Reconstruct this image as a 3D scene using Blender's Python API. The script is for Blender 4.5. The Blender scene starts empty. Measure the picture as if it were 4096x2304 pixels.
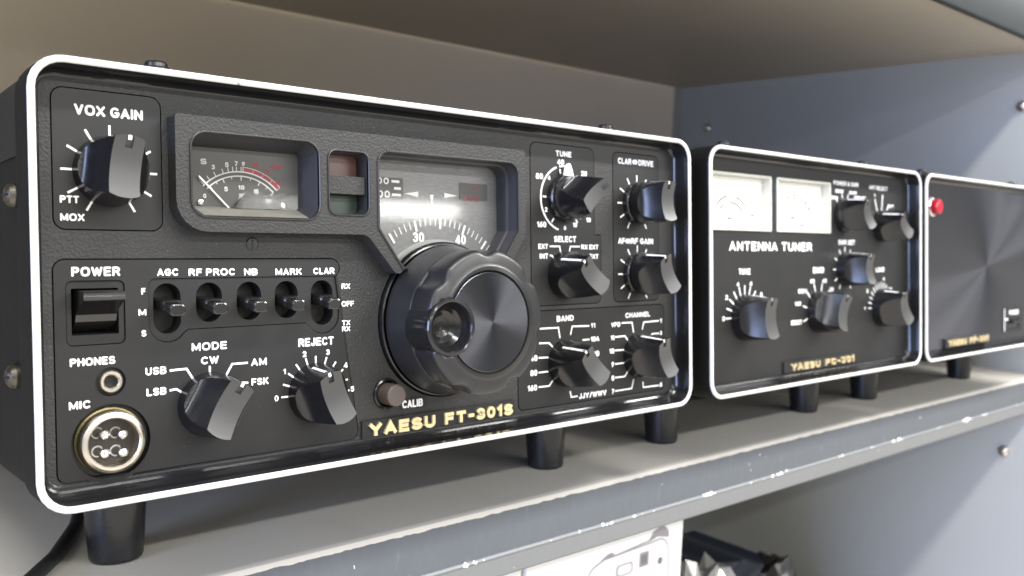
import bpy, bmesh, math, random
from mathutils import Vector, Matrix
random.seed(7)
S = bpy.context.scene
COL = S.collection
MM = 0.001
PI = math.pi
rad = math.radians

# ------------------------------------------------------------------ materials
def nmat(name):
    m = bpy.data.materials.new(name); m.use_nodes = True
    nt = m.node_tree; b = nt.nodes['Principled BSDF']
    return m, nt, b

def node(nt, typ, **kw):
    n = nt.nodes.new(typ)
    for k, v in kw.items():
        if k.startswith('i_'):
            n.inputs[k[2:].replace('_', ' ')].default_value = v
        else:
            setattr(n, k, v)
    return n

def pmat(name, col, rough=0.5, metal=0.0, grain=None, bump=0.0, var=0.0, rvar=0.0, spec=None, vscale=25.0, stretch=None, coat=0.0, specks=None, sscale=900.0, sthr=0.74):
    """principled paint or plastic; grain = size of the surface bump in mm, var = patchy wear of the colour"""
    m, nt, b = nmat(name)
    b.inputs['Base Color'].default_value = (*col, 1)
    b.inputs['Roughness'].default_value = rough
    b.inputs['Metallic'].default_value = metal
    if spec is not None: b.inputs['Specular IOR Level'].default_value = spec
    if coat: b.inputs['Coat Weight'].default_value = coat; b.inputs['Coat Roughness'].default_value = 0.12
    tc = node(nt, 'ShaderNodeTexCoord')
    if var or rvar:
        nz = node(nt, 'ShaderNodeTexNoise', i_Scale=vscale, i_Detail=6.0, i_Roughness=0.65)
        nt.links.new(tc.outputs['Object'], nz.inputs['Vector'])
        if var:
            mr = node(nt, 'ShaderNodeMapRange', i_From_Min=0.3, i_From_Max=0.7, i_To_Min=1 - var, i_To_Max=1 + var)
            nt.links.new(nz.outputs['Fac'], mr.inputs['Value'])
            mx = node(nt, 'ShaderNodeVectorMath', operation='SCALE'); mx.inputs[0].default_value = col
            nt.links.new(mr.outputs[0], mx.inputs['Scale']); nt.links.new(mx.outputs[0], b.inputs['Base Color'])
        if rvar:
            mr = node(nt, 'ShaderNodeMapRange', i_From_Min=0.3, i_From_Max=0.7, i_To_Min=rough - rvar, i_To_Max=rough + rvar)
            nt.links.new(nz.outputs['Fac'], mr.inputs['Value']); nt.links.new(mr.outputs[0], b.inputs['Roughness'])
    if specks:
        nz2 = node(nt, 'ShaderNodeTexNoise', i_Scale=sscale, i_Detail=2.0, i_Roughness=0.5); nt.links.new(tc.outputs['Object'], nz2.inputs['Vector'])
        st = node(nt, 'ShaderNodeMapRange', i_From_Min=sthr, i_From_Max=sthr + 0.03); nt.links.new(nz2.outputs['Fac'], st.inputs['Value'])
        mxs = node(nt, 'ShaderNodeMix', data_type='RGBA'); nt.links.new(st.outputs[0], mxs.inputs[0]); mxs.inputs[7].default_value = (*specks, 1)
        if b.inputs['Base Color'].is_linked: nt.links.new(b.inputs['Base Color'].links[0].from_socket, mxs.inputs[6])
        else: mxs.inputs[6].default_value = (*col, 1)
        nt.links.new(mxs.outputs[2], b.inputs['Base Color'])
    if grain:
        vec = tc.outputs['Object']
        if stretch:
            mp = node(nt, 'ShaderNodeMapping'); mp.inputs['Scale'].default_value = stretch
            nt.links.new(vec, mp.inputs['Vector']); vec = mp.outputs[0]
        nz = node(nt, 'ShaderNodeTexNoise', i_Scale=1000.0 / grain, i_Detail=2.0, i_Roughness=0.55)
        nt.links.new(vec, nz.inputs['Vector'])
        bp = node(nt, 'ShaderNodeBump', i_Strength=1.0, i_Distance=bump * MM)
        nt.links.new(nz.outputs['Fac'], bp.inputs['Height']); nt.links.new(bp.outputs[0], b.inputs['Normal'])
    return m

M = {}
M['leather'] = pmat('leatherette_plastic', (0.021, 0.021, 0.021), 0.50, grain=0.8, bump=0.26, spec=0.4, specks=(0.12, 0.12, 0.115), sscale=1500.0, sthr=0.73, rvar=0.05, vscale=35)
M['plate'] = pmat('satin_black_plastic', (0.014, 0.014, 0.0145), 0.44, grain=0.5, bump=0.02, rvar=0.06, vscale=45, spec=0.34, specks=(0.09, 0.09, 0.088), sscale=1700.0, sthr=0.74)
M['gloss'] = pmat('glossy_black_plastic', (0.011, 0.011, 0.012), 0.20, rvar=0.06, vscale=120)
M['knob'] = pmat('black_knob_plastic', (0.006, 0.006, 0.007), 0.24, rvar=0.05, vscale=160)
M['knobface'] = pmat('matt_knob_face', (0.040, 0.040, 0.040), 0.46, grain=0.35, bump=0.02)
M['lever'] = pmat('worn_lever_plastic', (0.010, 0.010, 0.010), 0.2, spec=0.7)
M['skirt'] = pmat('satin_dial_plastic', (0.013, 0.013, 0.014), 0.36, rvar=0.04, vscale=90)
M['framegloss'] = pmat('glossy_frame_plastic', (0.010, 0.010, 0.011), 0.15)
M['litledge'] = pmat('lit_ledge_plastic', (0.12, 0.115, 0.10), 0.6, grain=0.5, bump=0.05, var=0.15, vscale=150)  # overhead light on the meter well's floor, painted in as a pale dusty tone
M['void'] = pmat('dark_cavity', (0.004, 0.004, 0.004), 0.6)
M['well'] = pmat('black_well_plastic', (0.024, 0.024, 0.027), 0.42)
M['trim'] = pmat('white_trim_paint', (0.60, 0.60, 0.585), 0.4, var=0.06, vscale=160, specks=(0.20, 0.19, 0.17), sscale=420.0, sthr=0.735)
M['ink'] = pmat('white_lettering_paint', (0.86, 0.86, 0.86), 0.5)
M['dimink'] = pmat('grey_scale_ink', (0.50, 0.50, 0.49), 0.5)
M['redink'] = pmat('red_scale_ink', (0.24, 0.028, 0.035), 0.5)
M['blackink'] = pmat('black_scale_ink', (0.03, 0.03, 0.03), 0.5)
M['greyink'] = pmat('faded_scale_ink', (0.05, 0.05, 0.05), 0.5)
M['gold'] = pmat('gold_letter_metal', (0.84, 0.69, 0.40), 0.38, metal=0.7, rvar=0.08, vscale=300)
M['nickel'] = pmat('nickel_metal', (0.66, 0.60, 0.52), 0.32, metal=1.0, rvar=0.08, vscale=200)
M['chrome'] = pmat('bright_metal', (0.75, 0.75, 0.74), 0.16, metal=1.0)
M['brass'] = pmat('dull_brass_nut', (0.17, 0.145, 0.07), 0.45, metal=0.9)
M['bakelite'] = pmat('brown_insert_resin', (0.030, 0.023, 0.018), 0.4)
M['screw'] = pmat('aged_screw_metal', (0.11, 0.10, 0.082), 0.40, metal=1.0, rvar=0.1, vscale=400)
M['cap'] = pmat('brown_button_plastic', (0.085, 0.066, 0.058), 0.42)
M['meterdark'] = pmat('dark_meter_card', (0.052, 0.051, 0.047), 0.42, var=0.08, vscale=60)
M['meterwhite'] = pmat('white_meter_card', (0.88, 0.89, 0.90), 0.5)
M['frosted'] = pmat('frosted_cover_plastic', (0.62, 0.62, 0.60), 0.3)
M['redlens'] = pmat('faded_red_lens', (0.115, 0.055, 0.047), 0.35)
M['greenlens'] = pmat('faded_green_lens', (0.036, 0.062, 0.047), 0.35)
M['redplastic'] = pmat('red_lamp_plastic', (0.36, 0.012, 0.025), 0.25)
M['cabinet'] = pmat('black_cabinet_paint', (0.007, 0.007, 0.007), 0.65, spec=0.12, grain=0.9, bump=0.05, var=0.2)
M['cover'] = pmat('grey_black_cover_paint', (0.016, 0.016, 0.014), 0.65, spec=0.15, grain=0.9, bump=0.05, var=0.12)
M['bolt'] = pmat('bright_bolt_metal', (0.62, 0.56, 0.50), 0.3, metal=1.0)
M['rubber'] = pmat('black_rubber', (0.012, 0.012, 0.013), 0.27, rvar=0.06, vscale=90)
M['cord'] = pmat('black_cable_jacket', (0.016, 0.016, 0.017), 0.48)
M['carton'] = pmat('white_carton_board', (0.70, 0.70, 0.69), 0.55, var=0.02, vscale=30)
M['yellow'] = pmat('yellow_green_tape', (0.62, 0.75, 0.04), 0.5)
M['print_body'] = pmat('printed_pale_grey', (0.66, 0.65, 0.67), 0.5)
M['print_shade'] = pmat('printed_mid_grey', (0.22, 0.21, 0.235), 0.5)
M['print_dark'] = pmat('printed_dark_grey', (0.13, 0.13, 0.15), 0.5)
M['print_line'] = pmat('printed_outline_grey', (0.30, 0.295, 0.31), 0.5)
M['bluebag'] = pmat('dark_blue_wrapper', (0.022, 0.027, 0.040), 0.30)
M['backpaint'] = pmat('beige_panel_paint', (0.83, 0.745, 0.625), 0.5, grain=0.8, bump=0.02, var=0.03, vscale=9)
M['wallpaint'] = pmat('blue_grey_panel_paint', (0.36, 0.368, 0.352), 0.52, grain=0.8, bump=0.02, var=0.04, vscale=6)

def concentric(name, col, rough, freq, tilt, aniso=0.75):
    """turned metal: fine rings about the local Y axis"""
    m, nt, b = nmat(name)
    b.inputs['Base Color'].default_value = (*col, 1)
    b.inputs['Metallic'].default_value = 1.0
    b.inputs['Roughness'].default_value = rough
    b.inputs['Anisotropic'].default_value = aniso
    tg = node(nt, 'ShaderNodeTangent', direction_type='RADIAL', axis='Y')
    nt.links.new(tg.outputs[0], b.inputs['Tangent'])
    tc = node(nt, 'ShaderNodeTexCoord')
    sp = node(nt, 'ShaderNodeSeparateXYZ'); nt.links.new(tc.outputs['Object'], sp.inputs[0])
    cb = node(nt, 'ShaderNodeCombineXYZ')
    nt.links.new(sp.outputs['X'], cb.inputs['X']); nt.links.new(sp.outputs['Z'], cb.inputs['Y'])
    ln = node(nt, 'ShaderNodeVectorMath', operation='LENGTH'); nt.links.new(cb.outputs[0], ln.inputs[0])
    nz = node(nt, 'ShaderNodeTexNoise', noise_dimensions='1D', i_Scale=freq, i_Detail=3.0)
    nt.links.new(ln.outputs['Value'], nz.inputs['W'])
    bp = node(nt, 'ShaderNodeBump', i_Strength=0.5, i_Distance=tilt * MM)
    nt.links.new(nz.outputs['Fac'], bp.inputs['Height']); nt.links.new(bp.outputs[0], b.inputs['Normal'])
    return m
M['turned'] = concentric('turned_dark_aluminium', (0.085, 0.088, 0.100), 0.25, 2500.0, 0.02, 0.95)
M['turnedbig'] = concentric('turned_dark_speaker_plate', (0.15, 0.155, 0.178), 0.24, 1400.0, 0.03, 0.95)

def glassmat(name, tint=(1, 1, 1), rough=0.03, ior=1.45):
    m = bpy.data.materials.new(name); m.use_nodes = True
    nt = m.node_tree; nt.nodes.clear()
    o = node(nt, 'ShaderNodeOutputMaterial')
    tr = node(nt, 'ShaderNodeBsdfTransparent'); tr.inputs['Color'].default_value = (*tint, 1)
    gl = node(nt, 'ShaderNodeBsdfGlossy'); gl.inputs['Roughness'].default_value = rough
    fr = node(nt, 'ShaderNodeFresnel', i_IOR=ior)
    ge = node(nt, 'ShaderNodeNewGeometry'); ml = node(nt, 'ShaderNodeMath', operation='MULTIPLY'); iv = node(nt, 'ShaderNodeMath', operation='SUBTRACT')
    iv.inputs[0].default_value = 1.0; nt.links.new(ge.outputs['Backfacing'], iv.inputs[1])   # only the outer face of the pane mirrors
    nt.links.new(fr.outputs[0], ml.inputs[0]); nt.links.new(iv.outputs[0], ml.inputs[1])
    mx = node(nt, 'ShaderNodeMixShader')
    nt.links.new(ml.outputs[0], mx.inputs[0]); nt.links.new(tr.outputs[0], mx.inputs[1]); nt.links.new(gl.outputs[0], mx.inputs[2])
    nt.links.new(mx.outputs[0], o.inputs['Surface'])
    return m
M['pane'] = glassmat('clear_window_plastic', (0.97, 0.97, 0.97), 0.05, 1.28)
M['dialpane'] = glassmat('dusty_dial_window', (0.95, 0.95, 0.95), 0.07, 1.75)
M['acryl'] = glassmat('clear_meter_cover', (0.95, 0.95, 0.93), 0.06)
M['film'] = glassmat('crinkled_clear_film', (0.62, 0.62, 0.62), 0.10, 2.6)

def dialcard(name):
    m, nt, b = nmat(name)
    b.inputs['Metallic'].default_value = 0.55; b.inputs['Roughness'].default_value = 0.45
    tc = node(nt, 'ShaderNodeTexCoord')
    mp = node(nt, 'ShaderNodeMapping'); mp.inputs['Scale'].default_value = (300, 300, 2600)
    nz = node(nt, 'ShaderNodeTexNoise', i_Scale=1.0, i_Detail=4.0)
    nt.links.new(tc.outputs['Object'], mp.inputs[0]); nt.links.new(mp.outputs[0], nz.inputs['Vector'])
    cr = node(nt, 'ShaderNodeMapRange', i_From_Min=0.25, i_From_Max=0.75, i_To_Min=0.14, i_To_Max=0.24)
    nt.links.new(nz.outputs['Fac'], cr.inputs['Value']); nt.links.new(cr.outputs[0], b.inputs['Base Color'])
    return m
M['dialcard'] = dialcard('brushed_dial_card')
M['dialrotor'] = pmat('pale_dial_skirt', (0.33, 0.33, 0.32), 0.4)

def shelfmat(name, topcol, facecol, lowcol, zedge, zcrease):
    """steel board: beige top wrapping ragged over the front edge, slate front, paler flange, chipped crease"""
    m, nt, b = nmat(name)
    L = nt.links
    tc = node(nt, 'ShaderNodeTexCoord')
    sp = node(nt, 'ShaderNodeSeparateXYZ'); L.new(tc.outputs['Object'], sp.inputs[0])
    def noise(scale, detail=4.0, stretch=(1, 1, 1)):
        mp = node(nt, 'ShaderNodeMapping'); mp.inputs['Scale'].default_value = stretch
        L.new(tc.outputs['Object'], mp.inputs[0])
        n = node(nt, 'ShaderNodeTexNoise', i_Scale=scale, i_Detail=detail); L.new(mp.outputs[0], n.inputs['Vector'])
        return n.outputs['Fac']
    def math_(op, a, bb, clamp=False):
        n = node(nt, 'ShaderNodeMath', operation=op, use_clamp=clamp)
        for i, v in enumerate((a, bb)):
            if isinstance(v, (int, float)): n.inputs[i].default_value = v
            else: L.new(v, n.inputs[i])
        return n.outputs[0]
    def mix(fac, a, c):
        n = node(nt, 'ShaderNodeMix', data_type='RGBA')
        L.new(fac, n.inputs[0])
        for i, v in ((6, a), (7, c)):
            if isinstance(v, tuple): n.inputs[i].default_value = (*v, 1)
            else: L.new(v, n.inputs[i])
        return n.outputs[2]
    zz = sp.outputs['Z']
    # beige top mottled
    n1 = noise(14.0, 6.0)
    stain = noise(55.0, 5.0, (1, 0.35, 1))
    sf = math_('MULTIPLY', math_('SUBTRACT', stain, 0.56), 5.0, True)
    topc = mix(n1, tuple(c * 0.93 for c in topcol), tuple(c * 1.06 for c in topcol))
    topc = mix(math_('MULTIPLY', sf, 0.12), topc, (0.25, 0.22, 0.17))
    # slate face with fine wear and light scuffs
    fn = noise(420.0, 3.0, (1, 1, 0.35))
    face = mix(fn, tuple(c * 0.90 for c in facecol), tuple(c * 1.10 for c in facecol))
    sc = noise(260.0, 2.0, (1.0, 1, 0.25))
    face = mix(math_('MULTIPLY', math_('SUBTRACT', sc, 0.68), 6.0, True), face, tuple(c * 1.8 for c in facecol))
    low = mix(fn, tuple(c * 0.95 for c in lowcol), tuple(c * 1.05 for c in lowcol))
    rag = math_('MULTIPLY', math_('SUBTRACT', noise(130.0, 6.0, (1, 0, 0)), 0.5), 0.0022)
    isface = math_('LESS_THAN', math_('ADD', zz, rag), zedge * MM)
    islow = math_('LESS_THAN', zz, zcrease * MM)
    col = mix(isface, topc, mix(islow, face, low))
    # worn bright crease and white chips along it
    d = math_('ABSOLUTE', math_('SUBTRACT', zz, zcrease * MM), 0)
    worn = math_('LESS_THAN', d, 0.0006)
    col = mix(math_('MULTIPLY', worn, 0.16), col, (0.62, 0.63, 0.64))
    big = noise(34.0, 2.0, (1, 0, 0)); fine = noise(330.0, 3.0, (1, 1, 0.6))
    th = math_('MULTIPLY', math_('SUBTRACT', math_('ADD', math_('MULTIPLY', big, 0.75), math_('MULTIPLY', fine, 0.65)), 0.785), 0.016)
    chip = math_('LESS_THAN', d, th)
    specks = math_('GREATER_THAN', noise(520.0, 2.0, (1, 1, 0.5)), 0.775)
    chip = math_('MAXIMUM', chip, math_('MULTIPLY', specks, isface))
    col = mix(chip, col, (0.86, 0.86, 0.84))
    L.new(col, b.inputs['Base Color'])
    b.inputs['Roughness'].default_value = 0.52
    bp = node(nt, 'ShaderNodeBump', i_Strength=1.0, i_Distance=0.02 * MM)
    L.new(noise(900.0, 2.0), bp.inputs['Height']); L.new(bp.outputs[0], b.inputs['Normal'])
    return m
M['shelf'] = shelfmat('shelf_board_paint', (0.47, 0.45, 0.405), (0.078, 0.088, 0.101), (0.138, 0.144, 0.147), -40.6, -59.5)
M['shelfup'] = shelfmat('upper_board_paint', (0.45, 0.405, 0.335), (0.15, 0.17, 0.18), (0.15, 0.17, 0.18), -5000.0, 900.0)

# ------------------------------------------------------------------ mesh helpers (millimetres: x right, y into the shelf, z up)
class MB:
    def __init__(s): s.v = []; s.f = []; s.m = []
    def add(s, vs, fs, mi=0):
        o = len(s.v); s.v += [tuple(p) for p in vs]
        for f in fs: s.f.append(tuple(i + o for i in f)); s.m.append(mi)
        return s
    def build(s, name, mats, parent=None, origin=(0, 0, 0), smooth=35, bevel=0.0, fix=True):
        me = bpy.data.meshes.new(name)
        o = Vector(origin)
        me.from_pydata([((p[0] - o.x) * MM, (p[1] - o.y) * MM, (p[2] - o.z) * MM) for p in s.v], [], s.f)
        if not isinstance(mats, (list, tuple)): mats = [mats]
        for mt in mats: me.materials.append(mt)
        me.polygons.foreach_set('material_index', s.m)
        if fix:
            bm = bmesh.new(); bm.from_mesh(me); bmesh.ops.recalc_face_normals(bm, faces=bm.faces); bm.to_mesh(me); bm.free()
        if smooth:
            me.polygons.foreach_set('use_smooth', [True] * len(me.polygons))
            me.set_sharp_from_angle(angle=rad(smooth))
        me.update()
        ob = bpy.data.objects.new(name, me); COL.objects.link(ob)
        ob.location = o * MM
        if parent: ob.parent = parent
        if bevel:
            md = ob.modifiers.new('soft_edge', 'BEVEL'); md.width = bevel * MM; md.segments = 2; md.limit_method = 'ANGLE'; md.angle_limit = rad(50)
            md.harden_normals = True
        return ob

def loft(mb, loops, mi=0, cap0=False, cap1=False):
    """closed loops of equal length joined one to the next; mi one index or one per band"""
    n = len(loops[0])
    for k in range(len(loops) - 1):
        vs = list(loops[k]) + list(loops[k + 1])
        fs = [(i, (i + 1) % n, n + (i + 1) % n, n + i) for i in range(n)]
        mb.add(vs, fs, mi[k] if isinstance(mi, (list, tuple)) else mi)
    m0 = mi[0] if isinstance(mi, (list, tuple)) else mi
    m1 = mi[-1] if isinstance(mi, (list, tuple)) else mi
    if cap0: mb.add(loops[0], [tuple(range(n))], m0)
    if cap1: mb.add(loops[-1], [tuple(range(n))], m1)
    return mb

def arcpts(cx, cz, r, a0, a1, n=10):
    return [(cx + r * math.cos(rad(a0 + (a1 - a0) * i / n)), cz + r * math.sin(rad(a0 + (a1 - a0) * i / n))) for i in range(n + 1)]

def rr(x0, z0, x1, z1, r, n=6):
    r = max(r, 0.01)
    return (arcpts(x1 - r, z1 - r, r, 0, 90, n) + arcpts(x0 + r, z1 - r, r, 90, 180, n)
            + arcpts(x0 + r, z0 + r, r, 180, 270, n) + arcpts(x1 - r, z0 + r, r, 270, 360, n))

def rpoly(pts, n=6):
    """polygon (x, z, radius) with rounded corners"""
    out = []; N = len(pts)
    for i in range(N):
        x, z, r = pts[i]; p = Vector((x, z)); a = Vector(pts[i - 1][:2]) - p; b = Vector(pts[(i + 1) % N][:2]) - p
        if r <= 0: out.append((x, z)); continue
        a.normalize(); b.normalize()
        half = a.angle(b) / 2
        t = r / math.tan(half); c = p + (a + b).normalized() * (r / math.sin(half))
        p0 = p + a * t; p1 = p + b * t
        a0 = math.atan2(p0.y - c.y, p0.x - c.x); a1 = math.atan2(p1.y - c.y, p1.x - c.x)
        d = (a1 - a0 + PI) % (2 * PI) - PI
        out += [(c.x + r * math.cos(a0 + d * k / n), c.y + r * math.sin(a0 + d * k / n)) for k in range(n + 1)]
    return out

def at(poly, y): return [(x, y, z) for x, z in poly]

def prism(mb, poly, y0, y1, mi=0): return loft(mb, [at(poly, y0), at(poly, y1)], mi, True, True)

def box(mb, x0, x1, y0, y1, z0, z1, mi=0):
    vs = [(x, y, z) for x in (x0, x1) for y in (y0, y1) for z in (z0, z1)]
    return mb.add(vs, [(0, 1, 3, 2), (4, 6, 7, 5), (0, 4, 5, 1), (2, 3, 7, 6), (0, 2, 6, 4), (1, 5, 7, 3)], mi)

def ring(cx, cz, r, y, n): return [(cx + r * math.cos(2 * PI * i / n), y, cz + r * math.sin(2 * PI * i / n)) for i in range(n)]

def lathe(mb, cx, cz, prof, n=48, mi=0, cap0=False, cap1=True):
    return loft(mb, [ring(cx, cz, r, y, n) for r, y in prof], mi, cap0, cap1)

def tube(mb, pts, r, n=12, mi=0):
    P = [Vector(p) for p in pts]; loops = []
    up = Vector((0, 0, 1))
    for i, p in enumerate(P):
        t = (P[min(i + 1, len(P) - 1)] - P[max(i - 1, 0)]).normalized()
        s = t.cross(up); s = s.normalized() if s.length > 1e-3 else Vector((1, 0, 0)); u = s.cross(t)
        rr_ = r[i] if isinstance(r, (list, tuple)) else r
        loops.append([tuple(p + (s * math.cos(2 * PI * k / n) + u * math.sin(2 * PI * k / n)) * rr_) for k in range(n)])
    return loft(mb, loops, mi, True, True)

def stroke(mb, pts, w, y, mi=0, t=0.05):
    """flat painted line through (x, z) points, mitred"""
    P = [Vector(p) for p in pts]; L = []; Rr = []
    for i, p in enumerate(P):
        d0 = (P[i] - P[i - 1]).normalized() if i else None
        d1 = (P[i + 1] - P[i]).normalized() if i < len(P) - 1 else None
        if d0 is None: nn = Vector((-d1.y, d1.x)); k = 1
        elif d1 is None: nn = Vector((-d0.y, d0.x)); k = 1
        else:
            nn = (Vector((-d0.y, d0.x)) + Vector((-d1.y, d1.x))).normalized(); k = 1 / max(0.4, nn.dot(Vector((-d0.y, d0.x))))
        L.append(p + nn * w / 2 * k); Rr.append(p - nn * w / 2 * k)
    for i in range(len(P) - 1):
        q = [L[i], L[i + 1], Rr[i + 1], Rr[i]]
        vs = [(a.x, y, a.y) for a in q] + [(a.x, y - t, a.y) for a in q]
        mb.add(vs, [(4, 5, 6, 7), (0, 1, 5, 4), (2, 3, 7, 6), (1, 2, 6, 5), (3, 0, 4, 7)], mi)
    return mb

def ticks(mb, cx, cz, angs, r0, r1, w, y, mi=0):
    """radial ticks; angles clockwise from straight up"""
    for a in angs:
        s, c = math.sin(rad(a)), math.cos(rad(a))
        stroke(mb, [(cx + r0 * s, cz + r0 * c), (cx + r1 * s, cz + r1 * c)], w, y, mi)

# flat plates with holes are filled by Blender's own curve fill
def plate(mb, polys, y0, y1, mi=0):
    cu = bpy.data.curves.new('tmp', 'CURVE'); cu.dimensions = '2D'; cu.fill_mode = 'BOTH'
    cu.extrude = abs(y1 - y0) / 2
    for poly in polys:
        sp = cu.splines.new('POLY'); sp.points.add(len(poly) - 1); sp.use_cyclic_u = True
        for i, (x, z) in enumerate(poly): sp.points[i].co = (x, z, 0, 1)
    ob = bpy.data.objects.new('tmp', cu); COL.objects.link(ob)
    dg = bpy.context.evaluated_depsgraph_get(); dg.update()
    me = ob.evaluated_get(dg).to_mesh()
    ym = (y0 + y1) / 2
    mb.add([(v.co.x, ym - v.co.z, v.co.y) for v in me.vertices], [tuple(p.vertices) for p in me.polygons], mi)
    bpy.data.objects.remove(ob); bpy.data.curves.remove(cu)
    return mb

# stroke lettering: rounded bold sans drawn from centre lines (unit cap height)
def _e(cx, cy, rx, ry, a0, a1, n=12):
    return [(cx + rx * math.cos(rad(a0 + (a1 - a0) * i / n)), cy + ry * math.sin(rad(a0 + (a1 - a0) * i / n))) for i in range(n + 1)]
def _o(cx, cy, rx, ry, p=0.80, n=24):
    out = []
    for i in range(n + 1):
        c, t = math.cos(2 * PI * i / n), math.sin(2 * PI * i / n)
        out.append((cx + rx * math.copysign(abs(c) ** p, c), cy + ry * math.copysign(abs(t) ** p, t)))
    return out
GL = {
 'A': (0.74, [[(0, 0), (0.37, 1), (0.74, 0)], [(0.14, 0.3), (0.60, 0.3)]]),
 'B': (0.66, [[(0, 0), (0, 1), (0.38, 1)] + _e(0.38, 0.76, 0.25, 0.24, 90, -90) + [(0, 0.52)], [(0.38, 0.52)] + _e(0.40, 0.26, 0.27, 0.26, 90, -90) + [(0, 0)]]),
 'C': (0.72, [_e(0.40, 0.5, 0.40, 0.5, 48, 312, 18)]),
 'D': (0.70, [[(0, 0), (0, 1), (0.28, 1)] + _e(0.28, 0.5, 0.42, 0.5, 90, -90, 16) + [(0, 0)]]),
 'E': (0.60, [[(0.60, 1), (0, 1), (0, 0), (0.60, 0)], [(0, 0.52), (0.54, 0.52)]]),
 'F': (0.58, [[(0.58, 1), (0, 1), (0, 0)], [(0, 0.50), (0.52, 0.50)]]),
 'G': (0.76, [_e(0.40, 0.5, 0.40, 0.5, 48, 330, 20) + [(0.76, 0.45), (0.46, 0.45)]]),
 'H': (0.68, [[(0, 0), (0, 1)], [(0.68, 0), (0.68, 1)], [(0, 0.52), (0.68, 0.52)]]),
 'I': (0.0, [[(0, 0), (0, 1)]]),
 'J': (0.46, [[(0.46, 1), (0.46, 0.24)] + _e(0.23, 0.24, 0.23, 0.24, 0, -180)]),
 'K': (0.68, [[(0, 0), (0, 1)], [(0.64, 1), (0.04, 0.42)], [(0.24, 0.6), (0.68, 0)]]),
 'L': (0.54, [[(0, 1), (0, 0), (0.54, 0)]]),
 'M': (0.86, [[(0, 0), (0, 1)], [(0, 1), (0.43, 0.12), (0.86, 1)], [(0.86, 1), (0.86, 0)]]),
 'N': (0.70, [[(0, 0), (0, 1)], [(0, 1), (0.70, 0)], [(0.70, 0), (0.70, 1)]]),
 'O': (0.82, [_o(0.41, 0.5, 0.41, 0.5)]),
 'P': (0.64, [[(0, 0), (0, 1), (0.37, 1)] + _e(0.37, 0.74, 0.27, 0.26, 90, -90) + [(0, 0.48)]]),
 'R': (0.68, [[(0, 0), (0, 1), (0.38, 1)] + _e(0.38, 0.75, 0.27, 0.25, 90, -90) + [(0, 0.50)], [(0.38, 0.5), (0.68, 0)]]),
 'S': (0.66, [_e(0.33, 0.75, 0.31, 0.25, 28, 270, 12) + _e(0.33, 0.25, 0.33, 0.25, 90, -152, 12)]),
 'T': (0.66, [[(0, 1), (0.66, 1)], [(0.33, 1), (0.33, 0)]]),
 'U': (0.68, [[(0, 1), (0, 0.32)] + _e(0.34, 0.32, 0.34, 0.32, 180, 360) + [(0.68, 1)]]),
 'V': (0.72, [[(0, 1), (0.36, 0), (0.72, 1)]]),
 'W': (1.04, [[(0, 1), (0.27, 0), (0.52, 0.92), (0.77, 0), (1.04, 1)]]),
 'X': (0.70, [[(0, 0), (0.70, 1)], [(0, 1), (0.70, 0)]]),
 'Y': (0.72, [[(0, 1), (0.36, 0.46), (0.72, 1)], [(0.36, 0.46), (0.36, 0)]]),
 '0': (0.56, [_o(0.28, 0.5, 0.28, 0.5, 0.85)]),
 '1': (0.22, [[(0, 0.78), (0.22, 1), (0.22, 0)]]),
 '2': (0.58, [_e(0.28, 0.72, 0.28, 0.28, 165, -30) + [(0, 0), (0.58, 0)]]),
 '3': (0.58, [_e(0.28, 0.75, 0.27, 0.25, 150, -90) + _e(0.28, 0.26, 0.30, 0.26, 90, -150)]),
 '4': (0.62, [[(0.46, 0), (0.46, 1), (0, 0.28), (0.62, 0.28)]]),
 '5': (0.58, [[(0.54, 1), (0.08, 1), (0.04, 0.55)] + _e(0.28, 0.32, 0.30, 0.32, 120, -150)]),
 '6': (0.58, [[(0.48, 1), (0.12, 0.58)] + _e(0.29, 0.30, 0.29, 0.30, 150, -210, 18)]),
 '7': (0.56, [[(0, 1), (0.56, 1), (0.18, 0)]]),
 '8': (0.58, [_o(0.29, 0.76, 0.25, 0.24, 0.95, 16), _o(0.29, 0.26, 0.29, 0.26, 0.95, 16)]),
 '9': (0.58, [[(0.10, 0), (0.46, 0.42)] + _e(0.29, 0.70, 0.29, 0.30, -30, 330, 18)]),
 '/': (0.40, [[(0, -0.05), (0.40, 1.05)]]),
 '-': (0.34, [[(0, 0.48), (0.34, 0.48)]]),
 '+': (0.50, [[(0, 0.5), (0.5, 0.5)], [(0.25, 0.25), (0.25, 0.75)]]),
 '&': (0.70, [[(0.70, 0), (0.14, 0.72)] + _e(0.32, 0.80, 0.19, 0.19, 190, -40, 10) + [(0.08, 0.36)] + _e(0.28, 0.22, 0.27, 0.22, 150, 300, 8) + [(0.66, 0.42)]]),
}
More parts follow.
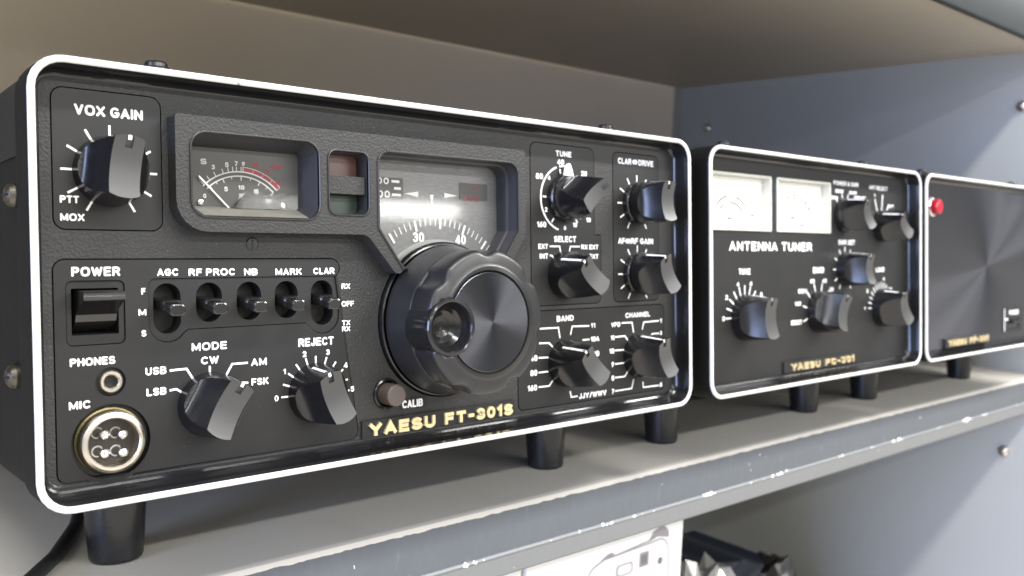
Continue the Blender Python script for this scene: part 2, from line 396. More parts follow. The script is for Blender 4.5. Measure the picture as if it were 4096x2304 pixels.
def text(mb, s, x0, z0, x1, z1, y, mi=0, bold=0.225, t=0.06, cap='round', gap=None):
    """lettering fitted to its printed box; bold = stroke width over letter height"""
    hgt = z1 - z0; w = bold * hgt; lines = []; x = 0.0
    gap = (0.17 + bold) if gap is None else gap
    for ch in s:
        if ch == ' ': x += 0.42; continue
        wd, pls = GL[ch]
        for pl in pls: lines.append([(x + px, pz) for px, pz in pl])
        x += wd + gap
    x -= gap
    sx = ((x1 - x0) - w) / x if x > 1e-6 else 1.0; sz = hgt - w
    k = 0
    for pl in lines:
        P = [Vector((x0 + w / 2 + px * sx, z0 + w / 2 + pz * sz)) for px, pz in pl]
        if cap != 'round':
            P2 = [p.copy() for p in P]
            if (P2[0] - P2[-1]).length > 1e-4:
                P2[0] += (P[0] - P[1]).normalized() * w * 0.42; P2[-1] += (P[-1] - P[-2]).normalized() * w * 0.42
            k += 1; stroke(mb, [tuple(p) for p in P2], w, y, mi, t + 0.012 * (k % 7)); continue
        for i in range(len(P) - 1):
            a, b = P[i], P[i + 1]; d = b - a
            if d.length < 1e-6: continue
            an = math.degrees(math.atan2(d.y, d.x)); k += 1
            q = arcpts(b.x, b.y, w / 2, an - 90, an + 90, 5) + arcpts(a.x, a.y, w / 2, an + 90, an + 270, 5)
            yf = y - t - 0.003 * (k % 9); n = len(q)
            mb.add([(c, yf, e) for c, e in q] + [(c, y, e) for c, e in q], [tuple(range(n))] + [(j, (j + 1) % n, n + (j + 1) % n, n + j) for j in range(n)], mi)
    return mb

def words(par, items, y, mat='ink', **kw):
    """each printed word is a sub-part of its plate"""
    for s, a in items:
        mb = MB(); text(mb, s, *a, y, **kw)
        sub(mb, 'lettering', M[mat], par, smooth=0)
def marks(par, y, dial=(), lines=(), lw=0.62):
    """tick rings (one sub-part per control) and leader lines (one each)"""
    for cx, cz, angs, r0, r1, w in dial:
        mb = MB(); ticks(mb, cx, cz, angs, r0, r1, w, y); sub(mb, 'scale_marks', M['ink'], par, smooth=0)
    for pts in lines:
        mb = MB(); stroke(mb, pts, lw, y); sub(mb, 'leader_line', M['ink'], par, smooth=0)

def empty(name, loc, rx=0.0):
    o = bpy.data.objects.new(name, None); COL.objects.link(o)
    o.location = loc; o.rotation_euler = (rx, 0, 0); o.empty_display_size = 0.02
    return o
def tag(o, label, cat, group=None):
    o['label'] = label; o['category'] = cat
    if group: o['group'] = group
    return o

# ------------------------------------------------------------------ shared parts of the three sets
TH = rad(4.3)                     # the sets lean back on their tall front feet
YP = 9.0                          # recess of the front panel behind the white rim
GROUP = 'black amateur radio sets in white trimmed cases'

def case_and_frame(T, W, H=125.0, R=9.5):
    """frame with white lip, cove, cabinet, feet, screws"""
    def lp(i, y, r=None): return at(rr(i, i, W - i, H - i, max(R - i, 1.2) if r is None else r), y)
    f = MB()
    loft(f, [lp(0.3, 16), lp(0.05, 14), lp(0.05, 2.2), lp(0.35, 1.2)], 1)
    def cv(i, b, y, r): return at(rr(i, b, W - i, H - i, r), y)      # the cove is deeper along the bottom
    steps = 9
    cov = [lp(2.15, 0.7), cv(2.6, 2.65, 2.6, 6.6)]
    for k in range(steps + 1):
        a = rad(90 * k / steps)
        q = rr(2.8 + 2.2 * (1 - math.cos(a)), 2.7 + 4.6 * (1 - math.cos(a)), W - 2.8 - 2.2 * (1 - math.cos(a)), H - 2.8 - 2.2 * (1 - math.cos(a)), 6.2 - 2.0 * k / steps)
        top, side = 9.15 - 2.4 * (1 - math.sin(a)), 9.15 - 5.2 * (1 - math.sin(a))
        cov.append([(x, side + (top - side) * min(1.0, max(0.0, (z - 2.7) / 14.0)), z) for x, z in q])
    loft(f, cov, 0)
    f.build('frame', [M['framegloss'], M['cabinet']], T, smooth=50)
    w = MB()
    loft(w, [lp(0.3, 1.4), lp(0.15, 0.9), lp(0.3, 0.35), lp(0.75, 0.02), lp(1.2, -0.05), lp(1.65, 0.05), lp(2.05, 0.4), lp(2.2, 1.0)], 0)
    w.build('white_trim', M['trim'], T, smooth=60)
    c = MB()
    prof = lambda i: rr(1.4 + i, 1.6 + i, W - 1.4 - i, H - 1.6 - i, 8)
    loft(c, [at(prof(0), 12), at(prof(0), 284), at(prof(1.5), 285.5)], 0, False, True)
    c.build('cabinet', M['cabinet'], T, smooth=40)
    # folded top cover whose flanges lap over the sides
    k = MB(); zf = 99.0
    prof2 = [(1.0, zf)] + arcpts(9.0, H - 9.2, 8, 180, 90, 6) + arcpts(W - 9.0, H - 9.2, 8, 90, 0, 6) + [(W - 1.0, zf)]
    inner = [(1.7, zf)] + arcpts(9.0, H - 9.2, 7.3, 180, 90, 6) + arcpts(W - 9.0, H - 9.2, 7.3, 90, 0, 6) + [(W - 1.7, zf)]
    lo = prof2 + inner[::-1]
    loft(k, [at(lo, 18.5), at(lo, 283)], 0, True, True)
    k.build('top_cover', M['cover'], T, smooth=40)
    for fx in (38.0, W - 37.5):
        for fy in (63.0, 262.0):
            zb = -38.0 / math.cos(TH) + fy * math.tan(TH)
            m = MB()
            r1 = 8.9 if fy < 100 else 9.6
            pr = [(r1 - 1.6, zb - 0.4), (r1 - 0.5, zb - 0.1), (r1, zb + 1.0), (11.2, 1.0), (11.2, 3.0)]
            loops = [[(fx + r * math.cos(2 * PI * i / 40), fy + r * math.sin(2 * PI * i / 40), z) for i in range(40)] for r, z in pr]
            loft(m, loops, 0, True, True)
            m.build('foot', M['rubber'], T, smooth=50)
    for sz, sy in ((88.0, 21.0), (36.5, 25.0)):
        m = MB()
        def rg(r, x): return [(x, sy + r * math.cos(2 * PI * i / 24), sz + r * math.sin(2 * PI * i / 24)) for i in range(24)]
        loft(m, [rg(3.6, 1.6), rg(3.6, 0.4), rg(3.1, -0.9), rg(2.0, -1.7), rg(0.9, -1.9)], 0, False, True)
        box(m, -2.0, -1.2, sy - 2.6, sy + 2.6, sz - 0.35, sz + 0.35, 1)
        m.build('side_screw', [M['screw'], M['void']], T, smooth=40)
    for sx in (41.0, W - 35.5):
        m = MB()
        def rg(r, z): return [(sx + r * math.cos(2 * PI * i / 24), 22.0 + r * math.sin(2 * PI * i / 24), z) for i in range(24)]
        loft(m, [rg(4.6, H - 1.5), rg(4.6, H + 4.0), rg(4.2, H + 4.4), rg(3.6, H + 4.5), rg(3.5, H + 5.6), rg(3.0, H + 6.3), rg(1.4, H + 6.7)], 0, False, True)
        m.build('top_screw', M['gloss'], T, smooth=40)

def knob(T, cx, cz, ang, yb=9.0, yf=-8.0, R0=10.2, R1=8.7, w=8.0, line=True, saddle=2.2, skirt=0.0, mark=True):
    """finger-bar pointer knob; ang clockwise from straight up"""
    H = yb - yf; Hb = 0.27 * H
    wn = w / 2 / R1; nn = 0.85 / R1; e = 0.02
    ps = sorted(set([-0.998] + [-1 + 2 * i / 44 for i in range(1, 44)] + [0.998, wn, -wn, wn + 0.002, -wn - 0.002, nn, -nn, nn + e, -nn - e]))
    qs = sorted(set([-1 + 2 * i / 24 for i in range(25)] + [0.60, 0.615]))
    ca, sa = math.cos(rad(ang)), math.sin(rad(ang))
    def h(p, q):
        a = abs(p)
        if a <= wn + 1e-6:
            hh = H - saddle * (1 - q * q)
            if a <= nn + 1e-6 and q > 0.61: hh -= 0.9
            return hh
        t = (a - wn) / (1 - wn)
        return Hb + (H - saddle * (1 - q * q) - Hb) * (1 - t) ** 2.1
    def P(p, q, hh):
        r = R0 + (R1 - R0) * hh / H
        u, v = p * r, q * r
        return (cx + u * ca + v * sa, yb - hh, cz - u * sa + v * ca)
    mb = MB(); nq = len(qs); vs = []
    for p in ps:
        s = math.sqrt(1 - p * p)
        for q in qs: vs.append(P(p, q * s, h(p, q * s)))
    fs = []; ms = []
    for i in range(len(ps) - 1):
        for j in range(nq - 1):
            fs.append((i * nq + j, (i + 1) * nq + j, (i + 1) * nq + j + 1, i * nq + j + 1))
            ms.append(1 if max(abs(ps[i]), abs(ps[i + 1])) <= wn + 1e-6 else 0)
    for f, mi_ in zip(fs, ms): pass
    o = len(mb.v); mb.v += vs
    for f, mi_ in zip(fs, ms): mb.f.append(f); mb.m.append(mi_)
    # walls
    edge = [(i, 0) for i in range(len(ps))] + [(i, nq - 1) for i in range(len(ps) - 1, -1, -1)]
    top = [vs[i * nq + j] for i, j in edge]
    lowz = []; base = []
    for i, j in edge:
        p = ps[i]; s = math.sqrt(1 - p * p) * qs[j]
        lowz.append(P(p, s, Hb * 0.8)); base.append(P(p, s, 0.0))
    loft(mb, [top, lowz, base], 0)
    if skirt: lathe(mb, cx, cz, [(R0 + skirt, yb), (R0 + skirt, yb - 1.4), (R0 + skirt - 0.35, yb - 1.8), (R0 - 0.2, yb - 1.9)], 48, 0, False, False)
    ob = mb.build('control_knob', [M['knob'], M['knobface']], T, origin=(cx, yb, cz), smooth=32)
    if line:
        m = MB()
        def Q(u, v, hh): return (cx + u * ca + v * sa, yb - hh, cz - u * sa + v * ca)
        r_lo = R0 + (R1 - R0) * 0.28 + 0.06; r_hi = R1 + 0.06; hw = 0.48
        if mark:
            vs2 = [Q(-hw, r_lo, 0.28 * H), Q(hw, r_lo, 0.28 * H), Q(hw, r_hi, H - 0.9), Q(-hw, r_hi, H - 0.9),
                   Q(-hw, r_lo - 0.3, 0.28 * H), Q(hw, r_lo - 0.3, 0.28 * H), Q(hw, r_hi - 0.3, H - 0.9), Q(-hw, r_hi - 0.3, H - 0.9)]
            m.add(vs2, [(0, 1, 2, 3), (0, 4, 5, 1), (1, 5, 6, 2), (2, 6, 7, 3), (3, 7, 4, 0)])
        d = R1 - 1.2; hh = H - 0.9 - saddle * 0.05 + 0.12
        vs2 = [Q(-hw, d, hh), Q(hw, d, hh), Q(hw, r_hi, hh), Q(-hw, r_hi, hh), Q(-hw, d, hh - 0.5), Q(hw, d, hh - 0.5), Q(hw, r_hi, hh - 0.6), Q(-hw, r_hi, hh - 0.6)]
        m.add(vs2, [(0, 1, 2, 3), (0, 4, 5, 1), (1, 5, 6, 2), (2, 6, 7, 3), (3, 7, 4, 0)])
        pl = m.build('pointer_line', M['ink'], ob, origin=(cx, yb, cz), smooth=0)
        pl.location = (0, 0, 0)
    return ob

def sub(mb, name, mats, par, **kw):
    """a mesh in panel coordinates parented to a part whose own origin may be elsewhere"""
    ob = mb.build(name, mats, None, **kw)
    ob.parent = par; ob.location = Vector(ob.location) - Vector(par.location)
    return ob

# ================================================================== the transceiver
TR = tag(empty('transceiver', (0, 0, 0), -TH), 'widest black set nearest the camera, with large round tuning dial and many knobs', 'radio', GROUP)
W1 = 280.0
case_and_frame(TR, W1)

MIC = (21.6, 17.2)
vox_poly = rr(7.9, 78.3, 37.4, 117.6, 3)
low_poly = rpoly([(7.4, 69.7, 3), (7.4, 7.0, 3), (12.6, 7.0, 2.5)], 5)[0:0]
low_poly = (rpoly([(103.2, 69.6, 3), (7.4, 69.6, 3), (7.4, 7.0, 2.6), (15.4, 7.0, 0)])[:21]
            + [(15.4, 7.0)] + arcpts(MIC[0], MIC[1], 12.0, 236, 304, 10) + [(27.8, 7.0)]
            + arcpts(100.4, 9.8, 2.8, 270, 360, 6))
tune_poly = rpoly([(185.8, 117.2, 3), (185.8, 50.2, 3), (226.8, 50.2, 3), (226.8, 79.7, 0.6), (222.8, 79.7, 0.6), (222.8, 117.2, 3)])
clar_poly = rr(235.2, 50.2, 266.0, 116.9, 3)
band_poly = rpoly([(184.0, 47.8, 2), (178.0, 38.0, 4), (178.0, 8.0, 2.5), (269.6, 8.0, 2.5), (269.6, 47.8, 2.5)])
DC = (141.3, 46.8)
def grow(poly, d):
    """outset a convex-ish polygon along its normals"""
    n = len(poly); out = []
    area = sum(poly[i][0] * poly[(i + 1) % n][1] - poly[(i + 1) % n][0] * poly[i][1] for i in range(n))
    sg = 1 if area > 0 else -1
    for i in range(n):
        a = Vector(poly[i - 1]); b = Vector(poly[i]); c = Vector(poly[(i + 1) % n])
        t = (c - a)
        if t.length < 1e-6: out.append(tuple(b)); continue
        t.normalize(); out.append((b.x + t.y * d * sg, b.y - t.x * d * sg))
    return out
calib = (115.3, 21.4)
win_meter = rr(44.3, 82.7, 86.3, 107.7, 4.6)
win_led = rr(90.2, 84.7, 105.1, 105.6, 2.6)
win_dial = rpoly([(109.1, 107.2, 4.5), (109.1, 80.4, 1.5), (118.9, 67.0, 1.2), (163.7, 67.0, 1.2), (173.6, 80.4, 1.5), (173.6, 107.2, 5.0)])
g = 0.38
p = MB()
plate(p, [rr(4.6, 6.4, W1 - 4.6, 125 - 4.6, 4.0), grow(vox_poly, g), grow(low_poly, g), grow(tune_poly, g), grow(clar_poly, g), grow(band_poly, g),
          arcpts(DC[0], DC[1], 29.2, 138, 402, 50) + [(164.4, 66.2), (174.6, 80.0), (174.6, 108.3), (108.1, 108.3), (108.1, 80.0), (118.2, 66.2)], arcpts(calib[0], calib[1], 5.6, 0, 348, 29),
          grow(win_meter, 1.2), grow(win_led, 1.2)], YP, YP + 2.0)
FP = p.build('front_panel', M['leather'], TR, smooth=0)
m = MB(); prism(m, rr(4.4, 4.4, W1 - 4.4, 120.6, 4), YP + 12.0, YP + 13.0); sub(m, 'panel_backing', M['void'], FP, smooth=0)
m = MB(); lathe(m, 65.6, 74.5, [(2.05, 9.2), (2.05, 8.75), (1.8, 8.6)], 28); box(m, 65.3, 65.95, 8.5, 8.7, 72.8, 76.2, 1)
sub(m, 'panel_screw', [M['gloss'], M['void']], FP, smooth=40)

def label_plate(polys, y=YP - 0.12, mat='plate'):
    m = MB(); plate(m, polys, y, y + 1.6)
    return m.build('label_plate', M[mat], TR, smooth=0, bevel=0.16)
YI = YP - 0.12 - 0.02

# ---- vox plate
pv = label_plate([vox_poly])
words(pv, (('VOX GAIN', (13.7, 110.5, 32.4, 113.5)), ('PTT', (9.5, 85.5, 14.5, 87.6)), ('MOX', (9.5, 80.5, 15.8, 82.6))), YI)
marks(pv, YI, [(23.0, 95.0, (-150, -120, -90, -60, -30, 0, 60, 90, 120, 150), 10.2, 13.2, 0.62)])
knob(TR, 23.0, 95.0, 7, yf=-7.2)

# ---- lower left plate with switches and sockets
SL = [38.5, 51.4, 64.4, 77.3, 90.3]
tog_poly = ([(96.6, 50.6)] + [(96.6, 62.0)] + arcpts(94.6, 62.0, 2, 0, 90, 5) + arcpts(35.0, 62.0, 2, 90, 180, 5)
            + arcpts(38.6, 50.4, 5.7, 180, 325, 12) + [(44.6, 48.2), (84.2, 48.2)] + arcpts(90.4, 50.6, 6.2, 212, 358, 12))
pw_poly = rr(10.4, 45.2, 26.3, 63.7, 1.8)
mic_hole = arcpts(MIC[0] + 0.2, MIC[1] - 0.1, 10.9, 0, 352.5, 47)
ph = (21.9, 34.4); ph_hole = arcpts(ph[0], ph[1], 4.2, 0, 348, 29)
pl = label_plate([low_poly, tog_poly, pw_poly, mic_hole, ph_hole])
words(pl, (('POWER', (12, 64.9, 25.1, 67.6)), ('AGC', (35.6, 64.7, 41.9, 66.9)), ('RF PROC', (45, 64.6, 59.7, 66.8)), ('NB', (62.7, 64.5, 67.2, 66.7)),
             ('MARK', (73.4, 64.4, 82.7, 66.6)), ('CLAR', (87, 64.5, 95, 66.7)), ('F', (30.9, 59.3, 32.1, 61.2)), ('M', (30.0, 53.1, 32.2, 55.0)), ('S', (30.7, 46.9, 32.1, 48.8)),
             ('RX', (97.7, 59.3, 101, 61.2)), ('OFF', (97.6, 53.2, 102.4, 55.1)), ('TX', (97.6, 46.7, 100.8, 48.5)), ('RX', (97.6, 44.6, 100.8, 46.4)),
             ('PHONES', (11.1, 39.5, 23.2, 41.8)), ('MIC', (10.6, 27.4, 16.3, 29.7)), ('MODE', (45.5, 41.5, 56.6, 44.0)), ('CW', (48.3, 37.2, 53.9, 39.6)),
             ('USB', (31.6, 35.3, 37.7, 37.6)), ('LSB', (31.8, 29.1, 37.6, 31.4)), ('AM', (64.5, 35.4, 69.8, 37.8)), ('FSK', (64.5, 29.1, 70.3, 31.4)),
             ('REJECT', (81.1, 40.4, 94.3, 43.2)), ('0', (72.3, 23.2, 73.7, 25.1)), ('1', (75.6, 31.8, 76.4, 33.6)), ('2', (82.6, 36.9, 84, 38.9)),
             ('3', (91.3, 37.0, 92.7, 38.9)), ('4', (98, 31.9, 99.6, 33.9)), ('5', (100.6, 23.5, 102, 25.4))), YI)
marks(pl, YI, [(87.4, 24.3, (-90, -71, -53, -35, -17, 0, 19, 37, 55, 73, 91), 10.3, 12.7, 0.6)],
      ([(38.7, 36.2), (43.8, 36.3), (46.0, 32.6)], [(38.6, 30.2), (40.6, 30.4), (42.9, 28.8)], [(51, 36.6), (51, 34.2)], [(63.4, 36.6), (58.2, 36.6), (56.3, 33.4)], [(63.4, 30.2), (61.4, 30.4), (59.4, 29.0)]))
knob(TR, 51.0, 24.6, 29, yf=-7.2)
knob(TR, 87.4, 24.5, -21, yf=-6.8)
# power switch
m = MB(); plate(m, [grow(pw_poly, -0.25), rr(11.9, 48.2, 24.6, 61.5, 0.4)], YP + 0.35, YP + 2.0)
ps_ = m.build('power_switch', M['plate'], TR, smooth=0, bevel=0.15)
m = MB(); loft(m, [at(rr(11.9, 48.2, 24.6, 61.5, 0.3), YP + 1.0), at(rr(12.4, 48.8, 24.1, 61.0, 0.3), YP + 9.0)], 0, False, True)
sub(m, 'switch_well', M['void'], ps_, smooth=20)
m = MB()
prof = [(0.6, 58.3), (0.35, 58.9), (0.6, 59.5), (0.6, 59.7), (0.35, 60.2), (0.8, 60.7), (4, 60.9), (13, 61.0), (13, 49.5), (9.5, 52.0), (8.6, 54.0), (6.5, 55.6), (2.0, 57.9)]
loft(m, [[(12.9, y, z) for y, z in prof], [(23.9, y, z) for y, z in prof]], 0, True, True)
sub(m, 'switch_lever', M['lever'], ps_, smooth=25)
# toggles
def slot(x, lng): return rr(x - 4.1, 47.3 if lng else 50.2, x + 4.1, 62.5, 4.05, 8)
m = MB(); plate(m, [grow(tog_poly, -0.22)] + [slot(x, i in (0, 4)) for i, x in enumerate(SL)], YP + 0.3, YP + 1.9)
tg = m.build('toggle_plate', M['plate'], TR, smooth=0, bevel=0.18)
for i, x in enumerate(SL):
    m = MB()
    s1 = slot(x, i in (0, 4)); cxs = x; czs = (47.3 if i in (0, 4) else 50.2) / 2 + 31.25
    s2 = [(cxs + (a - cxs) * 0.92, czs + (b - czs) * 0.95) for a, b in s1]
    loft(m, [at(s1, YP + 0.9), at(s2, YP + 6.0)], 0, False, True)
    sub(m, 'slot_well', M['void'], tg, smooth=30)
    m = MB()
    def sec(y, hw, z0, z1): return at(rr(x - hw, z0, x + hw, z1, 1.2, 5), y)
    loft(m, [sec(YP + 6, 2.9, 54.2, 58.2), sec(6.0, 3.0, 53.8, 57.6), sec(5.2, 2.9, 53.6, 57.4), sec(4.6, 2.55, 53.4, 57.0), sec(1.2, 2.55, 52.9, 56.5), sec(0.5, 2.3, 53.0, 56.3), sec(0.3, 2.0, 53.3, 56.0)], 0, False, True)
    m.build('toggle_lever', M['lever'], TR, smooth=35)
# phones jack
m = MB(); lathe(m, ph[0], ph[1], [(3.15, YP + 2), (3.15, YP - 0.6), (2.9, YP - 0.95), (2.3, YP - 0.95), (1.9, YP - 0.5), (1.8, YP + 5)], 36, [0, 0, 0, 0, 0])
jk = m.build('phones_jack', M['nickel'], TR, smooth=40)
m = MB(); lathe(m, ph[0], ph[1], [(4.2, YP + 0.2), (3.9, YP + 1.0), (0.5, YP + 1.2)], 30, 0, False, True); sub(m, 'jack_recess', M['void'], jk, smooth=30)
m = MB(); lathe(m, ph[0], ph[1], [(1.75, YP + 2.6), (0.2, YP + 2.6)], 24); sub(m, 'jack_hole', M['void'], jk, smooth=0)
# microphone socket
mx, mz = MIC
m = MB()
lathe(m, mx, mz, [(9.7, YP + 1.4), (9.7, YP + 0.6), (9.2, YP + 0.2), (9.1, YP - 0.6)], 56, 1, False, False)
lathe(m, mx, mz, [(9.1, YP - 0.6), (9.0, YP - 2.2), (8.6, YP - 3.0), (7.9, YP - 3.5), (7.3, YP - 3.6), (6.95, YP - 3.2), (6.8, YP + 3.2)], 56, 0, False, False)
mic = m.build('microphone_socket', [M['nickel'], M['brass']], TR, smooth=40)
m = MB(); lathe(m, mx, mz, [(10.9, YP + 0.3), (10.6, YP + 1.5), (0.5, YP + 1.5)], 48, 0, False, True); sub(m, 'socket_recess', M['gloss'], mic, smooth=30)
m = MB(); lathe(m, mx, mz, [(6.8, YP + 1.2), (0.3, YP + 1.2)], 40); box(m, mx - 1.2, mx + 1.0, YP + 1.0, YP + 1.3, mz - 5.6, mz - 4.6, 0)
sub(m, 'socket_insert', M['bakelite'], mic, smooth=0)
for px, pz in ((-1.9, 2.2), (3.1, 1.7), (-1.9, -3.2), (3.1, -3.6)):
    m = MB(); lathe(m, mx + px, mz + pz, [(1.45, YP + 1.3), (1.45, YP - 0.6), (1.25, YP - 1.3), (0.75, YP - 1.75), (0.15, YP - 1.95)], 20)
    sub(m, 'contact_pin', M['chrome'], mic, smooth=60)
    m = MB(); tube(m, [(mx + px - 1.6 + 1.5 * math.cos(rad(a)), YP + 0.9, mz + pz + 0.5 + 1.5 * math.sin(rad(a))) for a in range(40, 300, 20)], 0.3, 6)
    sub(m, 'contact_collar', M['dialrotor'], mic, smooth=60)

# ---- tune and select plate
pt = label_plate([tune_poly])
words(pt, (('TUNE', (200.1, 112.5, 209.2, 114.9)), ('40', (200.9, 109.0, 204.8, 111.3)), ('80', (188.7, 102.4, 192.6, 104.8)), ('160', (189.1, 82.5, 194.2, 84.9)),
             ('20', (215, 105.1, 218.5, 107.3)), ('10', (218, 85.3, 220.6, 87.3)), ('4', (195.4, 102.2, 196.9, 104.1)), ('2', (193.4, 89.0, 195, 90.9)), ('10', (209.8, 82.9, 212.2, 85)), ('0', (204.4, 81.6, 205.6, 83.4)),
             ('SELECT', (198.6, 76.5, 211.6, 79.1)), ('EXT', (189.6, 73.6, 195.1, 75.7)), ('INT', (190.4, 69.5, 195.1, 71.7)), ('RX EXT', (214.7, 73.5, 225.3, 75.6)), ('TX EXT', (214.6, 69.4, 225.3, 71.5))), YI)
m = MB()
stroke(m, [(205 + 13.7 * math.sin(rad(a)), 94.9 + 13.7 * math.cos(rad(a))) for a in range(-164, -18, 6)], 0.75, YI)
stroke(m, [(205 + 13.7 * math.sin(rad(a)), 94.9 + 13.7 * math.cos(rad(a))) for a in range(-12, 20, 6)], 0.7, YI)
sub(m, 'scale_arc', M['ink'], pt, smooth=0)
marks(pt, YI, [(205, 94.9, (-143, -88, -12, 18, 37, 130, 143), 10.6, 12.6, 0.7)],
      ([(196.1, 74.7), (201.8, 74.7), (202.7, 70.8)], [(196.1, 70.9), (197.4, 70.8), (199.6, 67.8)], [(213.8, 74.7), (208.2, 74.7), (207.3, 72.0)], [(213.8, 70.6), (212.6, 70.6), (210.8, 68.0)]))
m = MB(); lathe(m, 205, 94.9, [(9.9, YP), (9.9, 6.6), (9.5, 6.0), (8.0, 5.9)], 48, 0, False, True)
rg_ = m.build('selector_ring', M['gloss'], TR, smooth=40)
m = MB(); prism(m, [(202.6, 104.3), (203.4, 107.6), (204.5, 109.4), (205.4, 109.4), (206.4, 107.4), (207.4, 104.3)], 5.6, 7.2); sub(m, 'pointer_tab', M['ink'], rg_, smooth=0)
knob(TR, 205, 94.9, 52, yb=5.9, yf=-10.8, R0=9.0, R1=8.4, w=6.6, mark=False, line=False)
knob(TR, 205, 62.6, -47, yf=-9.4)

# ---- clarifier and gain plate
pc = label_plate([clar_poly])
words(pc, (('CLAR', (238.4, 112, 247.4, 114.7)), ('DRIVE', (252.2, 112, 262.6, 114.7)), ('AF', (238.2, 76.1, 242.6, 78.8)), ('RF GAIN', (246.7, 76.1, 262, 78.8))), YI)
for cx, cz in ((249.8, 113.4), (244.7, 77.4)):
    m = MB()
    prism(m, arcpts(cx, cz, 1.05, 0, 340, 17), YI - 0.05, YI)
    prism(m, [(cx - 2.0, cz), (cx - 0.75, cz + 1.3), (cx - 0.75, cz - 1.3)], YI - 0.07, YI); prism(m, [(cx + 2.0, cz), (cx + 0.75, cz - 1.3), (cx + 0.75, cz + 1.3)], YI - 0.07, YI)
    sub(m, 'ring_symbol', M['ink'], pc, smooth=0)
marks(pc, YI, [(cx, cz, range(-150, 151, 30), 10.0, 13.0, 0.6) for cx, cz in ((251.0, 94.5), (251.0, 62.5))])
for cx, cz, a in ((251.0, 94.5, -3), (251.0, 62.5, -25)):
    m = MB(); lathe(m, cx, cz, [(9.6, YP), (9.6, 6.4), (9.2, 5.8), (7.0, 5.8)], 48)
    ring_ = m.build('outer_ring', M['gloss'], TR, smooth=40)
    m = MB(); box(m, cx + 9.4 * math.sin(rad(142)) - 0.5, cx + 9.4 * math.sin(rad(142)) + 0.6, 6.0, 8.0, cz + 9.9 * math.cos(rad(142)) - 0.5, cz + 9.9 * math.cos(rad(142)) + 0.6)
    sub(m, 'ring_mark', M['ink'], ring_, smooth=0)
    knob(TR, cx, cz, a, yb=4.6, yf=-11.2, R0=9.6, R1=8.7, w=8.0)

# ---- band and channel plate
pb = label_plate([band_poly])
words(pb, (('BAND', (199.7, 43, 209.7, 45.5)), ('11', (220.3, 39.3, 222.8, 41.4)), ('10A', (220.1, 33.3, 225.3, 35.5)), ('10B', (220.1, 26.8, 225.2, 29)), ('JJY/WWV', (212.5, 9, 229.6, 11.4)),
             ('40', (184.5, 27.4, 188.4, 29.9)), ('80', (184.5, 21.4, 188.3, 23.8)), ('160', (183.0, 15.3, 188.1, 17.7)), ('CHANNEL', (242.6, 42.6, 259.5, 44.9)), ('VFO', (233.2, 38.9, 239, 41)),
             ('11', (232.8, 33.1, 235, 35.3)), ('10', (231.9, 27.2, 234.9, 29.4)), ('9', (233.2, 21.1, 234.7, 23.4)), ('8', (233.1, 15, 234.7, 17.3)), ('7', (233.1, 9, 234.6, 11.3)), ('1', (266.7, 39.1, 267.8, 41.3)), ('6', (266.0, 9, 267.8, 11.3)), ('2', (266.6, 33.6, 268.0, 35.4))), YI)
marks(pb, YI, (), ([(190, 40.6), (200.6, 40.5), (201.5, 36.0)], [(189.5, 34.6), (195.1, 34.4), (197.2, 32.6)], [(219.1, 40.3), (208.8, 40.6), (207.7, 37.0)], [(189.2, 28.6), (194.6, 28.4)], [(189.1, 22.5), (194.4, 22.5)], [(189, 16.5), (194.9, 16.4), (197, 18.4)],
            [(219.2, 34.4), (215, 34.4)], [(207.2, 13.0), (207.8, 10.4), (211.6, 10.4)],
            [(240, 40.5), (247, 40.4), (248, 35.8)], [(235.7, 34.4), (242.2, 34.5), (244, 32.4)], [(235.5, 28.4), (241.4, 28.3)], [(235.5, 22.3), (241.4, 22.4)], [(235.4, 16.2), (241.9, 16.2), (243.8, 18.3)], [(235.3, 10.2), (246.5, 10.3), (247.8, 14.4)],
            [(265.8, 40.3), (255.1, 40.1), (254.0, 36.8)], [(265.2, 9.9), (254.5, 10.0), (254.1, 12.6)], [(265.8, 34.4), (261, 34.4), (259, 32.4)]))
knob(TR, 204.7, 25.4, -42, yf=-9.6)
knob(TR, 251.0, 25.2, -21, yf=-9.8)

# ---- dial bezel with three windows
YB = 2.6
outer = rpoly([(39.5, 112.7, 1.2), (39.5, 77.9, 9.5), (104.6, 77.9, 5), (117.2, 63.2, 2.2), (121.4, 66.6, 0.3)], 6)
outer = outer[:-7] if False else outer
left_tip = rpoly([(177.3, 112.4, 1.2), (39.5, 112.7, 1.2), (39.5, 77.9, 9.5), (104.6, 77.9, 5), (116.6, 63.4, 2.4), (119.3, 65.6, 0.6), (109.1, 80.4, 1.5), (109.1, 107.2, 4.5),
                  (173.6, 107.2, 5.0), (173.6, 80.4, 1.5), (163.4, 65.6, 0.6), (166.0, 63.4, 2.4), (177.3, 79.0, 2.5)], 6)
m = MB(); plate(m, [left_tip, win_meter, win_led], YB, YP + 0.3)
BZ = m.build('dial_bezel', M['leather'], TR, smooth=0, bevel=0.35)
def rim(poly, wd, y0, y1, closed=True):
    mm = MB()
    if closed:
        a, b = grow(poly, wd), poly
        loft(mm, [at(a, y1), at(grow(poly, wd * 0.85), y0 + 0.1), at(grow(poly, wd * 0.6), y0), at(grow(poly, wd * 0.3), y0), at(b, y0 + 0.25), at(b, y1 + 1.5)], 0)
    return mm
for wp in (win_meter, win_led):
    sub(rim(wp, 0.75, YB - 0.45, YB + 0.2), 'window_rim', M['skirt'], BZ, smooth=50)
wd = [(119.3, 65.6), (109.1, 80.2)] + arcpts(113.6, 102.7, 4.5, 180, 90, 6) + arcpts(168.6, 102.2, 5.0, 90, 0, 6) + [(173.6, 80.2), (163.4, 65.6)]
